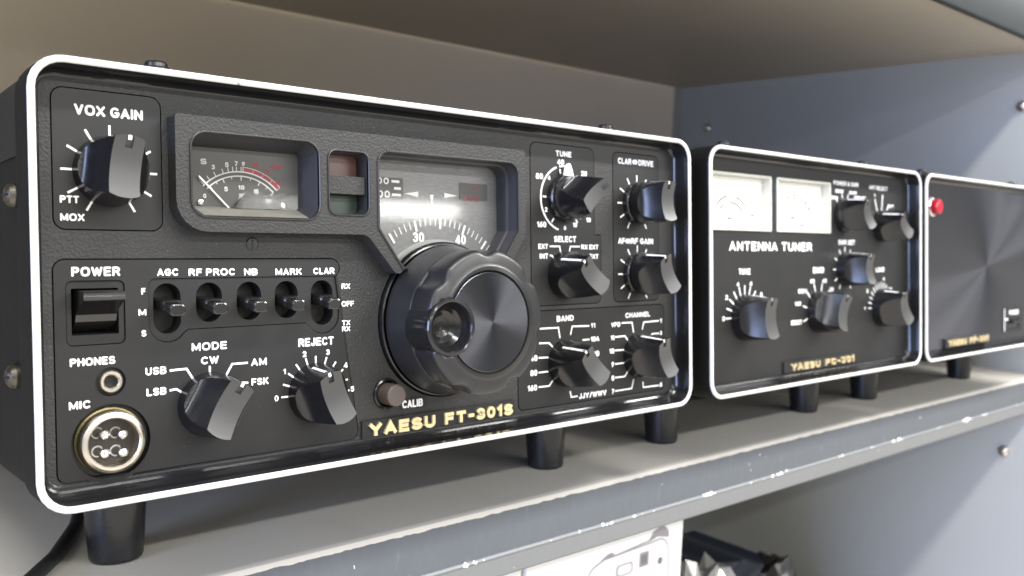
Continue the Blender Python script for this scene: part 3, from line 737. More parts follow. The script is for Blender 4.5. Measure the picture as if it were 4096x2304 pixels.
m = MB(); stroke(m, [(a, b) for a, b in wd], 0.8, YB + 0.2, 0, 0.6); sub(m, 'window_rim', M['skirt'], BZ, smooth=0, bevel=0.2)

# s-meter
m = MB()
loft(m, [at(win_meter, YB + 0.8), at(rr(46.6, 86.2, 83.6, 104.6, 1.2), 12.0)], 0)
sm = m.build('signal_meter', M['well'], TR, smooth=20)
m = MB(); prism(m, rr(45.6, 85.4, 84.6, 105.4, 1.0), 12.05, 12.6); mc = sub(m, 'meter_card', M['meterdark'], sm, smooth=0)
m = MB(); ym = 12.0; mcx, mcz = 63.4, 80.7
def arcline(mm, r, a0, a1, w, mi): stroke(mm, [(mcx + r * math.sin(rad(a0 + (a1 - a0) * i / 24)), mcz + r * math.cos(rad(a0 + (a1 - a0) * i / 24))) for i in range(25)], w, ym, mi)
arcline(m, 17.0, -46, 47, 0.42, 0); arcline(m, 15.6, -45, 46, 0.42, 0)
arcline(m, 17.85, 3, 47, 1.15, 1)
arcline(m, 18.55, 3, 47, 0.16, 0)
ticks(m, mcx, mcz, (-44, -36, -28, -19, -13, -8, -4, 1, 3), 17.0, 18.6, 0.26, ym, 0)
ticks(m, mcx, mcz, (3.5, 14, 25, 36, 47), 17.2, 18.6, 0.2, ym, 0)
ticks(m, mcx, mcz, (-40, -22, 1, 25, 46), 14.2, 15.5, 0.3, ym, 0); ticks(m, mcx, mcz, (-31, -11, 13, 36), 14.7, 15.5, 0.24, ym, 0)
for s, a in (('S', (50.5, 99.3, 52.5, 101.1)), ('1', (49.9, 94.3, 50.4, 95.6)), ('3', (54.0, 97.9, 55.1, 99.4)), ('5', (58.4, 98.9, 59.6, 100.4)), ('7', (61.6, 99.5, 62.6, 101)), ('9', (64.0, 99.5, 65.0, 101)),
             ('5', (58.0, 91.2, 59.2, 92.7)), ('10', (62.7, 92.0, 64.7, 93.4)), ('15', (67.8, 90.8, 69.5, 92.4)), ('20', (71.9, 88.0, 73.8, 89.5)), ('0', (51.2, 88.8, 52.2, 90.2)), ('IC', (63.0, 89.3, 64.7, 90.8))):
    text(m, s, *a, ym, 0)
for s, a in (('+20', (67.2, 99.5, 69.8, 100.9)), ('40', (71.6, 97.6, 73.4, 99.0)), ('60', (75.4, 94.2, 77.2, 95.6)), ('+DB', (73.9, 99.2, 77.9, 100.9))): text(m, s, *a, ym, 1)
sub(m, 'meter_scale', [M['dimink'], M['redink']], sm, smooth=0)
m = MB(); stroke(m, [(49.6, 95.5), (59.0, 86.0)], 0.42, 11.2, 0, 0.25); sub(m, 'needle', M['ink'], sm, smooth=0)
m = MB(); prism(m, [(59.3, 86.0)] + arcpts(66.5, 84.6, 5.6, 160, 20, 14) + [(76.5, 86.0)], 10.6, 11.6); sub(m, 'needle_cover', M['skirt'], sm, smooth=40, bevel=0.5)
for sx in (50.2, 77.8):
    m = MB(); lathe(m, sx, 87.4, [(0.95, 12.0), (0.95, 11.5), (0.5, 11.3)], 18); sub(m, 'card_screw', M['chrome'], sm, smooth=40)
m = MB(); prism(m, rr(46.2, 85.9, 84.0, 104.9, 1.0), 9.6, 10.1); sub(m, 'meter_glass', M['pane'], sm, smooth=0)

m = MB(); m.add([(48.0, 3.4, 83.02), (82.8, 3.4, 83.02), (82.6, 11.9, 86.25), (47.4, 11.9, 86.25), (48.0, 3.4, 82.9), (82.8, 3.4, 82.9), (82.6, 11.9, 86.1), (47.4, 11.9, 86.1)], [(0, 1, 2, 3), (0, 4, 5, 1), (1, 5, 6, 2), (2, 6, 7, 3), (3, 7, 4, 0)]); sub(m, 'well_ledge', M['litledge'], sm, smooth=0)

# pilot lamps
m = MB(); loft(m, [at(win_led, YB + 0.8), at(rr(91.0, 85.4, 104.3, 105.0, 1.5), 11.0)], 0)
pw = m.build('pilot_window', M['well'], TR, smooth=20)
m = MB(); prism(m, rr(90.8, 91.6, 104.6, 97.6, 0.6), 4.0, 11.0); sub(m, 'window_divider', M['leather'], pw, smooth=0, bevel=0.3)
m = MB(); prism(m, rr(90.8, 97.7, 104.6, 105.2, 0.6), 9.4, 10.6); sub(m, 'red_lens', M['redlens'], pw, smooth=0, bevel=0.2)
m = MB(); prism(m, rr(90.8, 85.2, 104.6, 91.5, 0.6), 9.4, 10.6); sub(m, 'green_lens', M['greenlens'], pw, smooth=0, bevel=0.2)

# dial window
m = MB(); wdp = rpoly([(109.3, 107.0, 4.5), (109.3, 80.4, 1.5), (119.5, 66.0, 1.2), (163.2, 66.0, 1.2), (173.4, 80.4, 1.5), (173.4, 107.0, 5.0)])
def shr(k, dz=0): return [(141.4 + (x - 141.4) * k, 84.0 + (z - 84.0) * k + dz) for x, z in wdp]
loft(m, [at(wdp, YB + 0.7), at(shr(0.985), 8.0), at(shr(0.955), 8.3), at(shr(0.94), 13.5)], 0)
dw = m.build('dial_window', M['well'], TR, smooth=20)
m = MB(); prism(m, rr(110.2, 60, 171.4, 106.2, 3), 13.6, 14.2); sub(m, 'dial_card', M['dialcard'], dw, smooth=0)
m = MB(); yd = 13.3
disc = [(DC[0] + 40.5 * math.sin(rad(a)), DC[1] + 40.5 * math.cos(rad(a))) for a in range(-56, 57, 4)] + [(DC[0] + 20 * math.sin(rad(a)), DC[1] + 20 * math.cos(rad(a))) for a in range(56, -57, -4)]
m2 = MB(); ins = [(DC[0] + r * math.sin(rad(a)), DC[1] + r * math.cos(rad(a))) for r, a in [(30.2, a) for a in range(-50, 51, 2)] + [(26, a) for a in range(50, -51, -2)]]
prism(m2, ins, 12.4, 13.5); sub(m2, 'dial_skirt', M['dialrotor'], dw, smooth=30)
maj = [-33.4 - 18.1, -33.4, -15.2, 2.9, 21.0, 39.1]
ticks(m, DC[0], DC[1], maj, 34.3, 38.4, 0.85, yd)
ticks(m, DC[0], DC[1], [a0 + 3.62 * k for a0 in maj for k in (1, 2, 3, 4)], 35.6, 38.4, 0.36, yd)
text(m, '30', 130.4, 75.9, 135.6, 79.6, yd); text(m, '40', 150.2, 75.2, 155.4, 78.9, yd)
stroke(m, [(139.3, 93.9), (139.3, 92.2)], 1.6, yd); stroke(m, [(139.3, 92.4), (139.2, 85.0)], 0.5, yd)
prism(m, [(126.9, 93.8), (133.2, 94.8), (133.2, 92.7)], yd - 0.05, yd); prism(m, [(151.5, 94.0), (145.2, 92.9), (145.2, 94.9)], yd - 0.05, yd)
sub(m, 'dial_markings', M['ink'], dw, smooth=0)
m = MB(); prism(m, rr(110.5, 91.6, 126.6, 99.3, 0.4), 13.38, 13.58); prism(m, rr(152.6, 92.6, 166.6, 99.2, 0.4), 13.38, 13.58, 0); sub(m, 'dial_aperture', M['meterdark'], dw, smooth=0)
m = MB(); text(m, '00', 115.2, 96.8, 120.3, 99.2, yd, 0); text(m, '500', 112.5, 91.9, 120.7, 94.5, yd, 0)
for z, x0, x1 in ((98.0, 121.5, 124.9), (95.5, 122.6, 125.5), (93.1, 121.6, 125.5)): stroke(m, [(x0, z), (x1, z)], 0.95, yd, 0)
text(m, '0', 159.6, 96.5, 161.6, 98.6, yd, 1); text(m, '500', 154.1, 92.2, 162.2, 94.4, yd, 1)
sub(m, 'frequency_digits', [M['ink'], M['redink']], dw, smooth=0)
m = MB(); prism(m, shr(0.968), 9.2, 9.9); sub(m, 'window_pane', M['dialpane'], dw, smooth=0)

# ---- main tuning dial
def drill(ob, cx, cz, r, y0, y1):
    """bore a round hole through a finished part"""
    mm = MB(); lathe(mm, cx, cz, [(r, y0), (r, y1)], 64, 0, True, True)
    cut = mm.build('tmp', M['skirt'], None, smooth=0)
    cut.location = Vector(cut.location)
    par, loc = ob.parent, ob.location.copy()
    ob.parent = None; ob.location = Vector(ob['at']) * MM if 'at' in ob else (0, 0, 0)
    md = ob.modifiers.new('bore', 'BOOLEAN'); md.operation = 'DIFFERENCE'; md.object = cut; md.solver = 'EXACT'
    bpy.context.view_layer.update()
    dg = bpy.context.evaluated_depsgraph_get(); dg.update()
    me = bpy.data.meshes.new_from_object(ob.evaluated_get(dg))
    ob.modifiers.clear(); ob.data = me
    ob.parent = par; ob.location = loc
    bpy.data.objects.remove(cut)
m = MB(); lathe(m, DC[0], DC[1], [(29.2, YP), (28.9, YP + 2.0), (28.6, YP + 1.9), (28.5, 7.5), (28.0, 7.2), (27.8, YP + 2.2), (5, YP + 2.2)], 96, 0, False, True)
m.build('dial_recess', M['gloss'], TR, smooth=40)
m = MB()
lathe(m, DC[0], DC[1], [(27.4, 6.6), (27.7, 5.6), (27.6, 4.6), (25.6, -5.0), (25.2, -5.7), (24.6, -6.0), (18.0, -6.0)], 96, 0, True, True)
DK = m.build('tuning_dial', M['skirt'], TR, smooth=30)
NS = 7
def scal(R, d, y, n=168):
    out = []
    for i in range(n):
        a = 2 * PI * i / n
        k = (a - rad(90)) * NS / (2 * PI); k -= round(k)             # notch centres
        x = abs(k) * 2 * PI / NS * R                                  # arc length from a notch
        dip = d * max(0.0, 1 - (x / 4.6) ** 2) ** 1.5
        r = R - dip
        out.append((DC[0] + r * math.cos(a), y, DC[1] + r * math.sin(a)))
    return out
m = MB()
loft(m, [scal(25.4, 1.7, -5.0), scal(25.9, 1.8, -6.5), scal(26.0, 1.8, -15.4), scal(25.75, 1.75, -16.7), scal(25.2, 1.65, -17.5), scal(24.5, 1.4, -17.9), scal(23.6, 0.9, -18.15), ring(DC[0], DC[1], 21.0, -18.35, 168), ring(DC[0], DC[1], 18.5, -18.5, 168),
         ring(DC[0], DC[1], 18.0, -18.2, 168), ring(DC[0], DC[1], 17.9, -17.6, 168)], 0, True, True)
fg = sub(m, 'finger_grip', M['skirt'], DK, smooth=40); drill(fg, 124.2, 45.9, 9.9, -30.0, -5.4)
m = MB()
lathe(m, DC[0], DC[1], [(17.75, -16.9), (17.75, -18.4), (17.5, -18.6), (0.05, -18.65)], 96, 0, True, True)
fc = m.build('dial_face', M['turned'], None, origin=(DC[0], 0, DC[1]), smooth=0); fc.parent = DK; fc['at'] = (DC[0], 0.0, DC[1]); drill(fc, 124.2, 45.9, 10.0, -30.0, -5.4); del fc['at']
m = MB(); cu = (124.2, 45.9)
lathe(m, cu[0], cu[1], [(9.9, -5.0), (10.1, -6.0), (10.2, -17.2), (10.05, -18.3), (9.7, -18.9), (9.2, -19.1), (8.7, -18.9), (8.35, -18.2), (7.9, -16.6), (7.0, -14.8), (5.6, -13.4), (3.8, -12.5), (1.8, -12.1), (0.1, -12.0)], 64)
sub(m, 'finger_cup', M['framegloss'], DK, smooth=35)

# ---- calibrator button, badge
cx, cz = calib
m = MB(); lathe(m, cx, cz, [(5.6, YP + 1.0), (5.5, YP - 0.7), (5.0, YP - 1.1), (4.6, YP - 0.8), (4.4, YP + 3)], 36, 0, False, False)
cbn = m.build('calibrator_button', M['gloss'], TR, smooth=40)
m = MB(); lathe(m, cx, cz, [(3.9, YP + 3), (3.9, 2.6), (3.7, 2.2), (3.2, 2.0), (0.1, 1.95)], 36); sub(m, 'button_cap', M['cap'], cbn, smooth=40)
m = MB(); prism(m, rr(120.9, 14.6, 132.6, 18.9, 0.5), YP - 0.15, YP + 0.3); cl = sub(m, 'label_strip', M['plate'], cbn, smooth=0)
m = MB(); text(m, 'CALIB', 121.8, 15.2, 130.9, 18.1, YP - 0.16); sub(m, 'button_lettering', M['ink'], cbn, smooth=0)

def badge(T, x0, z0, x1, z1, words, y=8.0):
    mm = MB(); prism(mm, rr(x0, z0, x1, z1, 0.3), y, YP + 1.0)
    b = mm.build('name_badge', M['plate'], T, smooth=0, bevel=0.2)
    mm = MB()
    for s, a in words:
        mm = MB(); text(mm, s, *a, y, 0, 0.29, 0.9, 'butt', 0.46); sub(mm, 'raised_lettering', M['gold'], b, smooth=25)
badge(TR, 104.5, 6.5, 175.0, 12.7, (('YAESU', (107.0, 7.1, 135.3, 11.7)), ('FT-301S', (139.8, 7.2, 173.4, 11.7))))

# ================================================================== the antenna tuner
X2 = 294.3; W2 = 224.8
TN = tag(empty('antenna_tuner', (X2 * MM, 0, 0), -TH), 'middle black set with two white meters and ANTENNA TUNER lettering', 'antenna tuner', GROUP)
case_and_frame(TN, W2)
mw = [rr(9.6, 83.8, 65.2, 113.2, 0.8), rr(70.6, 83.8, 126.2, 113.2, 0.8)]
m = MB(); plate(m, [rr(4.6, 6.0, W2 - 4.6, 120.4, 4)] + [grow(q, 0.2) for q in mw], YP, YP + 2)
fp2 = m.build('front_panel', M['plate'], TN, smooth=0)
m = MB(); prism(m, rr(4.4, 4.4, W2 - 4.4, 120.6, 4), YP + 12.4, YP + 13.2); sub(m, 'panel_backing', M['void'], fp2, smooth=0)
Y2 = YP - 0.02
words(fp2, (('POWER & SWR', (130.2, 112.3, 159.1, 114.9)), ('200W', (132.2, 107.9, 141.2, 109.9)), ('SWR', (148.3, 107.6, 156.9, 109.6)), ('20W', (127.4, 103.8, 134.9, 105.9)), ('SWR SET', (154.0, 104.9, 168.0, 106.9)),
             ('ANT SELECT', (172.5, 111.8, 195.8, 114.3)), ('1', (178.9, 107.2, 180.0, 109.2)), ('2', (188.6, 107.0, 190.4, 109.0)), ('EXT', (196.8, 101.4, 204.5, 103.3)),
             ('ANTENNA', (27.5, 73.3, 71.2, 78.2)), ('TUNER', (75.4, 73.3, 106.2, 78.2)), ('SWR SET', (135.5, 77.3, 154.6, 80.2)), ('TUNE', (35.6, 61.0, 45.8, 64.1)), ('0', (21.2, 37.6, 23.4, 40.0)), ('2', (23.9, 48.4, 26.1, 50.8)),
             ('4', (33.6, 54.9, 36.0, 57.2)), ('6', (45.2, 55.0, 47.4, 57.4)), ('8', (54.8, 49.2, 56.8, 51.4)), ('BAND', (107.4, 60.8, 119.1, 64.3)), ('80', (104.4, 55.0, 108.8, 57.5)), ('40', (117.4, 55.0, 122.0, 57.5)), ('80H', (91.8, 49.6, 100.4, 52.2)),
             ('20', (125.6, 50.0, 129.8, 52.3)), ('160', (88.4, 42.8, 94.6, 45.2)), ('DIRECT', (84.6, 32.2, 95.4, 34.9)), ('LOAD', (180.8, 60.6, 191.7, 63.6)), ('4', (190.0, 55.0, 192.0, 57.2)), ('2', (169.0, 48.0, 171.0, 50.2)), ('1', (166.4, 37.4, 167.4, 39.4)), ('6', (199.6, 48.6, 201.4, 50.8))), Y2)
marks(fp2, Y2, [(141.5, 94.7, (-42, -8, 24, 55), 10.4, 14.0, 0.7), (186.3, 89.3, (-22, 10, 40), 10.4, 18.0, 0.8), (143.0, 62.7, range(-150, 151, 30), 10.6, 13.4, 0.8),
               (40.8, 38.8, range(-90, 91, 18), 12.0, 16.6, 0.8), (113.2, 38.4, (-106, -76, -46, -16, 14, 44), 12.4, 17.0, 0.8), (187.3, 38.3, range(-90, 91, 13), 12.0, 16.0, 0.7)])
knob(TN, 141.0, 94.7, -23, yf=-8.6); knob(TN, 186.6, 89.3, -42, yf=-8.6); knob(TN, 142.8, 62.7, -5, yf=-8.6)
for cx, cz, a in ((40.8, 38.6, -4), (112.8, 38.6, 16), (187.2, 38.3, -26)): knob(TN, cx, cz, a, yf=-8.6, R0=12.2, R1=10.4, w=9.4)
for k, q in enumerate(mw):
    xs = [a for a, b in q]; x0, x1 = min(xs), max(xs)
    m = MB(); plate(m, [q, rr(x0 + 1.0, 84.8, x1 - 1.0, 112.2, 0.6)], YP - 0.6, YP + 11)
    mt = m.build('panel_meter', M['frosted'], TN, smooth=0)
    m = MB(); prism(m, rr(x0 + 1.2, 85.0, x1 - 1.2, 112.0, 0.4), YP + 4.6, YP + 5.4); sub(m, 'meter_card', M['meterwhite'], mt, smooth=0)
    m = MB(); prism(m, rr(x0 + 0.3, 84.1, x1 - 0.3, 112.9, 0.6), YP - 1.4, YP - 0.65); sub(m, 'meter_glass', M['acryl'], mt, smooth=0, bevel=0.5)
    m = MB(); yy = YP + 4.55; ox = x0 + 26.0; oz = 84.5
    if k == 0:
        for r, a0, a1 in ((17.6, -46, -12), (17.6, 14, 50), (14.2, -44, -26), (14.0, -4, 46)):
            stroke(m, [(ox + r * math.sin(rad(a0 + (a1 - a0) * i / 14)), oz + r * math.cos(rad(a0 + (a1 - a0) * i / 14))) for i in range(15)], 0.75, yy)
        text(m, 'WATT', ox - 3, 89.5, ox + 3, 91, yy); text(m, 'YAESU', ox + 17, 92, ox + 21, 93, yy)
    else:
        stroke(m, [(ox + 14.5 * math.sin(rad(-48 + 96 * i / 20)), oz + 14.5 * math.cos(rad(-48 + 96 * i / 20))) for i in range(21)], 0.6, yy)
        for s, a in (('1', -22), ('2', -2), ('3', 18), ('5', 34), ('8', 47)):
            px, pz = ox + 19.5 * math.sin(rad(a)), oz + 19.5 * math.cos(rad(a)); text(m, s, px - 1.0, pz - 1.5, px + 1.0, pz + 1.5, yy)
        text(m, 'SWR', ox - 5, 91.5, ox - 1, 92.8, yy); text(m, 'YAESU', ox + 3, 87.6, ox + 9, 88.8, yy)
    sub(m, 'meter_scale', M['greyink'], mt, smooth=0)
    m = MB(); an = -52 if k == 0 else -50
    stroke(m, [(ox + 3 * math.sin(rad(an)), oz + 3 * math.cos(rad(an))), (ox + 19 * math.sin(rad(an)), oz + 19 * math.cos(rad(an)))], 0.3, YP + 3.9, 0, 0.2); sub(m, 'needle', M['greyink'], mt, smooth=0)
badge(TN, 76.0, 6.2, 152.0, 12.5, (('YAESU', (82.3, 7.1, 112.0, 11.0)), ('FC-301', (118.0, 7.2, 150.4, 11.0))))

# ================================================================== the speaker unit
X3 = 525.6; W3 = 240.0
SP = tag(empty('speaker_unit', (X3 * MM, 0, 0), -TH), 'rightmost black set with a turned metal speaker plate and red lamp', 'speaker unit', GROUP)
case_and_frame(SP, W3)
m = MB(); prism(m, rr(4.6, 6.0, W3 - 4.6, 120.4, 4), YP, YP + 2)
fp3 = m.build('speaker_plate', M['turnedbig'], None, origin=(115.2, 0, 64.0), smooth=0); fp3.parent = SP
m = MB(); lathe(m, 28.0, 104.0, [(6.4, YP + 0.5), (6.4, YP - 0.9), (5.6, YP - 1.3), (5.2, YP - 1.3)], 36)
lk = m.build('pilot_lamp', M['chrome'], SP, smooth=40)
m = MB(); lathe(m, 28.0, 104.0, [(5.1, YP), (5.0, 4.4), (4.7, 3.6), (3.8, 3.2), (0.1, 3.1)], 36); sub(m, 'lamp_cap', M['redplastic'], lk, smooth=40)
m = MB(); plate(m, [rr(152.0, 11.0, 189.0, 30.6, 1.2), rr(161.0, 14.0, 181.6, 21.4, 0.6)], YP - 0.6, YP + 0.4)
pq = m.build('power_switch', M['plate'], SP, smooth=0, bevel=0.2)
m = MB(); text(m, 'POWER', 162.5, 24.4, 181.0, 28.0, YP - 0.62); stroke(m, [(152.8, 12), (152.8, 29.6)], 0.9, YP - 0.62); stroke(m, [(154, 21.2), (159.5, 21.2)], 1.2, YP - 0.62); sub(m, 'lettering', M['ink'], pq, smooth=0)
m = MB(); prism(m, [(161.2, 14.2), (181.4, 14.2), (181.4, 21.2), (161.2, 21.2)], YP + 0.5, YP + 1.5); box(m, 163, 179.6, YP - 3.5, YP + 0.6, 17.6, 20.2); sub(m, 'switch_lever', M['gloss'], pq, smooth=0)
badge(SP, 45.2, 6.2, 118.6, 12.8, (('YAESU', (48.5, 7.3, 78.0, 11.6)), ('FP-301', (84.0, 7.3, 116.6, 11.6))), y=7.0)

# ================================================================== steel shelving
XR = 812.0; YBK = 447.0; XL = -430.0
SH = tag(empty('shelf_unit', (0, 0, -0.038)), 'steel shelving with chipped slate edged boards, beige back and blue grey side', 'shelving')
SH.location = (0, 0, -0.40)
def sbuild(mb, name, mat, smooth=30, **kw):
    ob = mb.build(name, mat, None, smooth=smooth, **kw); ob.parent = SH; ob.location = Vector(ob.location) - Vector(SH.location); return ob
def board(prof, mat, name='shelf_board'):
    mm = MB(); loft(mm, [[(XL, y, z) for y, z in prof], [(XR - 1.0, y, z) for y, z in prof]], 0, True, True)
    return sbuild(mm, name, mat, 25)
prof = [(445.5, -38), (28.6, -38), (27.2, -38.15), (26.1, -38.7), (25.55, -39.6), (25.4, -40.6), (25.4, -58.6), (24.9, -59.1), (24.7, -59.6), (24.9, -60.1), (25.3, -60.6), (25.3, -68.6), (25.9, -69.6), (27, -70), (44, -70), (44, -68.5), (31, -68.5), (31, -41), (445.5, -41)]
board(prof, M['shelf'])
up = [(445.5, 252), (445.5, 249), (44, 249), (36, 249), (31, 248.6), (31, 246), (29.0, 244.4), (27.0, 244.0), (25.8, 244.5), (25.4, 245.8), (25.4, 281), (44, 281), (44, 279.5), (28, 279.5), (28, 252)]
board([(445.5, 252.5), (445.5, 250), (33.5, 250), (33.5, 252.5)], M['shelfup'])
fl = MB(); lipp = [(33.4, 250), (33.4, 247.0), (32.0, 245.0), (29.6, 244.0), (27.4, 244.0), (25.9, 244.8), (25.4, 246.4), (25.4, 278), (26.6, 279.5), (33.4, 279.5), (33.4, 278.2), (28.0, 278.2), (28.0, 250)]
M['lip'] = pmat('shaded_slate_lip_paint', (0.030, 0.035, 0.037), 0.62, spec=0.2, var=0.06, vscale=60)  # same slate paint as the lower board's front, darkened to paint in its shade
loft(fl, [[(XL, y, z) for y, z in lipp], [(XR - 1.0, y, z) for y, z in lipp]], 0, True, True); sbuild(fl, 'board_lip', M['lip'], 40)
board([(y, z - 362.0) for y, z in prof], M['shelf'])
m = MB(); box(m, XL, XR, YBK, YBK + 1.5, -400, 520); sbuild(m, 'back_panel', M['backpaint'], 0)
m = MB(); box(m, XR, XR + 2.0, 10.0, YBK + 1.5, -400, 520); box(m, XR - 12, XR, 446.0, 446.9, -400, 520); sbuild(m, 'side_panel', M['wallpaint'], 0)
m = MB(); box(m, XL - 2.0, XL, 10.0, YBK + 1.5, -400, 520); sbuild(m, 'side_panel', M['wallpaint'], 0)  # unseen left end panel, added to block light from that side
for yy, zz in ((49, -111.9), (403, 200), (57.7, 202.0), (403, -112)):
    m = MB()
    def rgx(r, x): return [(x, yy + r * math.cos(2 * PI * i / 24), zz + r * math.sin(2 * PI * i / 24)) for i in range(24)]
    loft(m, [rgx(5.2, XR), rgx(5.2, XR - 1.2), rgx(4.4, XR - 2.8), rgx(2.6, XR - 3.9), rgx(0.8, XR - 4.2)], 0, False, True)
    sbuild(m, 'panel_bolt', M['bolt'], 60)

# ================================================================== cable, carton, wrapping
m = MB()
path = [(-62, -30), (-40, -2), (-14, 24), (6, 46), (20, 66), (33, 92), (44, 125), (52, 165), (56, 215), (58, 280)]
pts = []
for i in range(len(path) - 1):
    for k in range(6):
        t = k / 6; a, b = path[i], path[i + 1]
        pts.append((a[0] + (b[0] - a[0]) * t, a[1] + (b[1] - a[1]) * t))
def cz_(y): return -35.6 if y > 34 else (-35.6 - 0.012 * (34 - y) ** 2 if y > 10 else -42.5 - 0.9 * (10 - y))
tube(m, [(x, y, cz_(y)) for x, y in pts], 2.5, 12)
cb = m.build('power_cable', M['cord'], None, smooth=60)
tag(cb, 'black round cable running out from under the nearest set over the shelf edge', 'cable')

CY = 64.0
CT = tag(empty('camera_carton', (0.300, 0.110, -0.400)), 'white carton printed with a compact camera picture, under the chipped shelf edge', 'box')
cr = lambda mb, name, mat, par, **kw: sub(mb, name, mat, par, **kw)
m = MB(); box(m, 236.5, 361.5, CY, CY + 90, -399.9, -86.0)
cbx = m.build('carton_board', M['carton'], None, smooth=0, bevel=0.8); cbx.parent = CT; cbx.location = -Vector(CT.location)
def bx(): return cbx
k0 = CY - 0.12
def cshape(poly, name, mat, y):
    mm = MB(); prism(mm, poly, y, k0 + 0.2)
    ob = mm.build(name, mat, None, smooth=0); ob.parent = cbx
    return ob
CX, CZ = 318.0, -112.0        # picture of the camera
body = rpoly([(282, -104, 6), (293, -100, 3), (330, -99, 7), (347, -98, 8), (349.5, -130, 8), (346, -178, 10), (288, -180, 10), (279, -140, 8)])
cshape(grow(body, 1.1), 'printed_picture', M['print_line'], k0)
cshape(body, 'printed_camera', M['print_body'], k0 - 0.1)
cshape(rpoly([(284, -102.4, 1), (296, -97.2, 1.5), (300, -97.0, 1), (301.5, -99.0, 1), (330, -97.4, 1), (334, -92.2, 2), (342.5, -89.8, 2), (347.6, -94, 2), (349.6, -104, 1), (346.5, -98.0, 1), (338, -96.0, 2), (300, -99.8, 1)]), 'printed_top', M['print_shade'], k0 - 0.06)
cshape(rr(303, -112.5, 317, -105.5, 2.5), 'printed_flash', M['print_line'], k0 - 0.2)
cshape(rr(304.6, -111.4, 315.6, -106.4, 2.0), 'printed_flash_glass', M['carton'], k0 - 0.3)
cshape(rr(322.6, -111.0, 330.4, -102.6, 0.6), 'printed_viewfinder', M['print_shade'], k0 - 0.2)
cshape(rr(324.2, -109.6, 329.0, -104.2, 0.4), 'printed_viewfinder_glass', M['print_dark'], k0 - 0.3)
cshape(arcpts(341.0, -111.0, 2.1, 0, 340, 17), 'printed_sensor', M['print_dark'], k0 - 0.2)
cshape(arcpts(316, -138, 20, 0, 350, 35), 'printed_lens_ring', M['print_line'], k0 - 0.2)
cshape(arcpts(316, -138, 17, 0, 350, 35), 'printed_lens', M['print_dark'], k0 - 0.3)
cshape(rpoly([(243, -90.6, 1), (251, -89.0, 1), (266, -86.6, 0.3), (243, -86.6, 0.3)]), 'tape_label', M['yellow'], k0)
m = MB(); box(m, 120.0, 234.6, CY + 2, CY + 92, -399.9, -88.0)
c2 = m.build('plain_carton', M['carton'], None, smooth=0, bevel=0.8)
tag(c2, 'plain white carton left of the printed carton, mostly hidden under the shelf edge', 'box')

def crumple(name, mat, cx, cy, cz, rx, ry, rz, seed, amp, zb):
    bm = bmesh.new(); bmesh.ops.create_icosphere(bm, subdivisions=4, radius=1.0)
    rnd = random.Random(seed)
    from mathutils import noise as N
    off = Vector((seed * 3.1, seed * 1.7, 0))
    for v in bm.verts:
        n = N.noise(v.co * 2.2 + off) * 0.6 + abs(N.noise(v.co * 5.0 + off)) * 0.7 + abs(N.noise(v.co * 11.0 + off)) * 0.3
        s = 1.0 + amp * (n - 0.4)
        v.co = Vector((cx + v.co.x * rx * s, cy + v.co.y * ry * s, max(zb, cz + v.co.z * rz * s))) * MM
    me = bpy.data.meshes.new(name); bm.to_mesh(me); bm.free(); me.materials.append(mat)
    ob = bpy.data.objects.new(name, me); COL.objects.link(ob); return ob
M['silver'] = pmat('crinkled_silver_film', (0.55, 0.55, 0.54), 0.18, metal=0.7)
b1 = crumple('plastic_bag', M['silver'], 466, 140, -288, 56, 60, 128, 3, 0.50, -399.5)
tag(b1, 'crinkled shiny plastic bag right beside the printed carton', 'bag')
m = MB()
def bagsec(z, hw, hd): return [(600 + hw * math.cos(2 * PI * i / 20), 190 + hd * math.sin(2 * PI * i / 20), z) for i in range(20)]
m = MB(); prof = [(0, -399.8), (0, -205)]
rows = 14
vs = []
for i in range(rows + 1):
    z = -399.8 + (399.8 - 204) * i / rows
    for j in range(17):
        x = 536 + 76 * j / 16
        y = 178 + 10 * math.sin(i * 0.9 + j * 0.35) + 5 * math.sin(j * 1.3 + i * 0.4) - (0 if i < rows else 4)
        vs.append((x + 2 * math.sin(i * 1.1), y, z + (3 * math.sin(j * 0.8) if i == rows else 0)))
nf = [(i * 17 + j, i * 17 + j + 1, (i + 1) * 17 + j + 1, (i + 1) * 17 + j) for i in range(rows) for j in range(16)]
m.add(vs, nf)
vb = [(v[0], 240 - (v[1] - 178) * 0.5, v[2] * 1.0 - 0.2) for v in vs]; m.add(vb, nf)
for i in range(rows):
    for j in (0, 16):
        a, b = i * 17 + j, (i + 1) * 17 + j; n0 = len(vs); m.f.append((a, b, n0 + b, n0 + a)); m.m.append(0)
for j in range(16):
    a, b = rows * 17 + j, rows * 17 + j + 1; n0 = len(vs); m.f.append((a, b, n0 + b, n0 + a)); m.m.append(0)
b2 = m.build('blue_pouch', M['bluebag'], None, smooth=70)
tag(b2, 'dark blue glossy pouch behind the crinkled bag', 'pouch')
b3 = crumple('dark_pouch', M['gloss'], 690, 210, -330, 62, 50, 92, 9, 0.35, -399.5)
tag(b3, 'low black pouch at the right end of the lower shelf', 'pouch')

# ================================================================== camera
cam = bpy.data.cameras.new('camera'); co = bpy.data.objects.new('camera', cam); COL.objects.link(co)
Rm = Matrix(((0.75773, 0.02386, -0.65214), (-0.65148, 0.08549, -0.75383), (0.03777, 0.99605, 0.08032)))
q = Rm.to_quaternion(); q.normalize()
co.rotation_mode = 'QUATERNION'; co.rotation_quaternion = q
co.location = (-0.05522, -0.25307, 0.08535)
cam.sensor_width = 36.0; cam.lens = 36.0 * 3515.97 / 4096.0
cam.clip_start = 0.01; cam.clip_end = 60.0
cam.dof.use_dof = True; cam.dof.focus_distance = 0.285; cam.dof.aperture_fstop = 17.0; cam.dof.aperture_blades = 0
S.camera = co

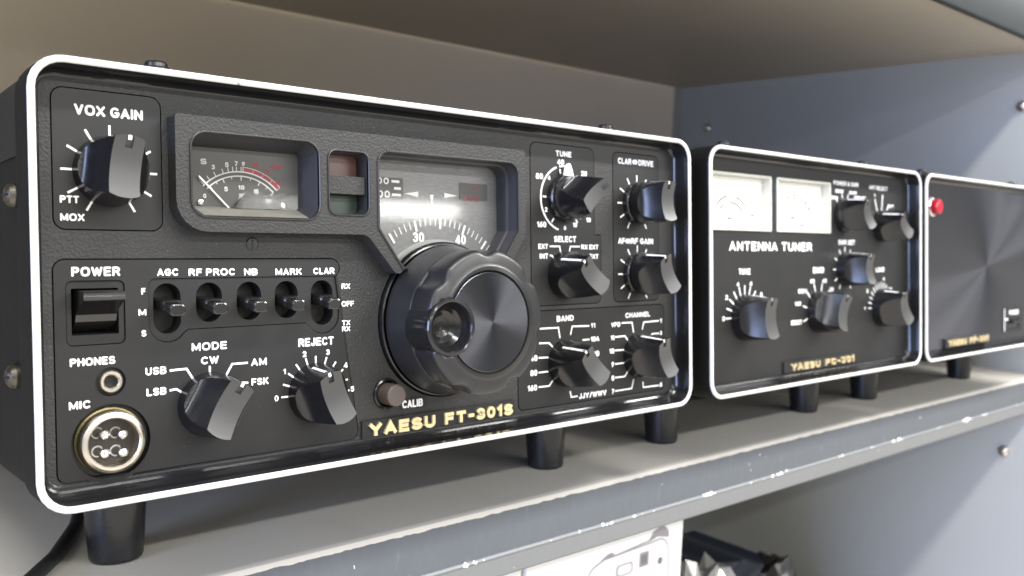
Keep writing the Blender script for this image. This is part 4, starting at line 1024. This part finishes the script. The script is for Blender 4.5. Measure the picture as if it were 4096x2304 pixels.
# ================================================================== light: ceiling tubes of the room, a window to the left
def area(name, loc, rot, sx, sy, power, col):
    l = bpy.data.lights.new(name, 'AREA'); l.shape = 'RECTANGLE'; l.size = sx; l.size_y = sy; l.energy = power; l.color = col
    o = bpy.data.objects.new(name, l); COL.objects.link(o); o.location = loc; o.rotation_euler = rot
    return o
TUBE = (1.0, 0.985, 0.95)
for ry, row in ((-0.62, ((-1.5, 12), (0.05, 26), (1.6, 60))), (-1.9, ((-1.5, 12), (0.05, 26), (1.6, 44))), (-3.6, ((-1.6, 24), (0.0, 36), (1.6, 48), (3.2, 48)))):
    for x, pw_ in row:
        area('ceiling_tube', (x, ry, 1.12), (0, 0, 0), 1.2, 0.10, pw_, TUBE)
area('far_tube', (4.05, -6.5, 1.10), (rad(62), 0, 0), 2.2, 0.13, 24.0, TUBE)
area('left_window', (-2.3, -0.62, 0.35), (0, rad(-90), 0), 1.3, 1.1, 85.0, (0.47, 0.60, 1.0))

# the rest of the room: pale walls and ceiling above, a warm brown floor below
w = bpy.data.worlds.new('World'); S.world = w; w.use_nodes = True
nt = w.node_tree; bg = nt.nodes['Background']; bg.inputs['Strength'].default_value = 0.72
tc = node(nt, 'ShaderNodeTexCoord'); sp = node(nt, 'ShaderNodeSeparateXYZ'); nt.links.new(tc.outputs['Generated'], sp.inputs[0])
cr = node(nt, 'ShaderNodeValToRGB')
mr = node(nt, 'ShaderNodeMapRange', i_From_Min=-1.0, i_From_Max=1.0); nt.links.new(sp.outputs['Z'], mr.inputs['Value'])
e = cr.color_ramp.elements; e[0].position = 0.30; e[0].color = (2.7, 2.5, 2.22, 1); k = e.new(0.478); k.color = (2.7, 2.52, 2.26, 1); e[1].position = 0.72; e[1].color = (0.80, 0.82, 0.84, 1)
k = e.new(0.505); k.color = (0.50, 0.50, 0.49, 1)
nt.links.new(mr.outputs[0], cr.inputs[0]); nt.links.new(cr.outputs[0], bg.inputs['Color'])

S.render.engine = 'CYCLES'
S.view_settings.view_transform = 'Standard'; S.view_settings.look = 'None'; S.view_settings.gamma = 1.0; S.view_settings.exposure = 0.0
S.view_settings.use_curve_mapping = False
S.cycles.max_bounces = 8; S.cycles.transparent_max_bounces = 16
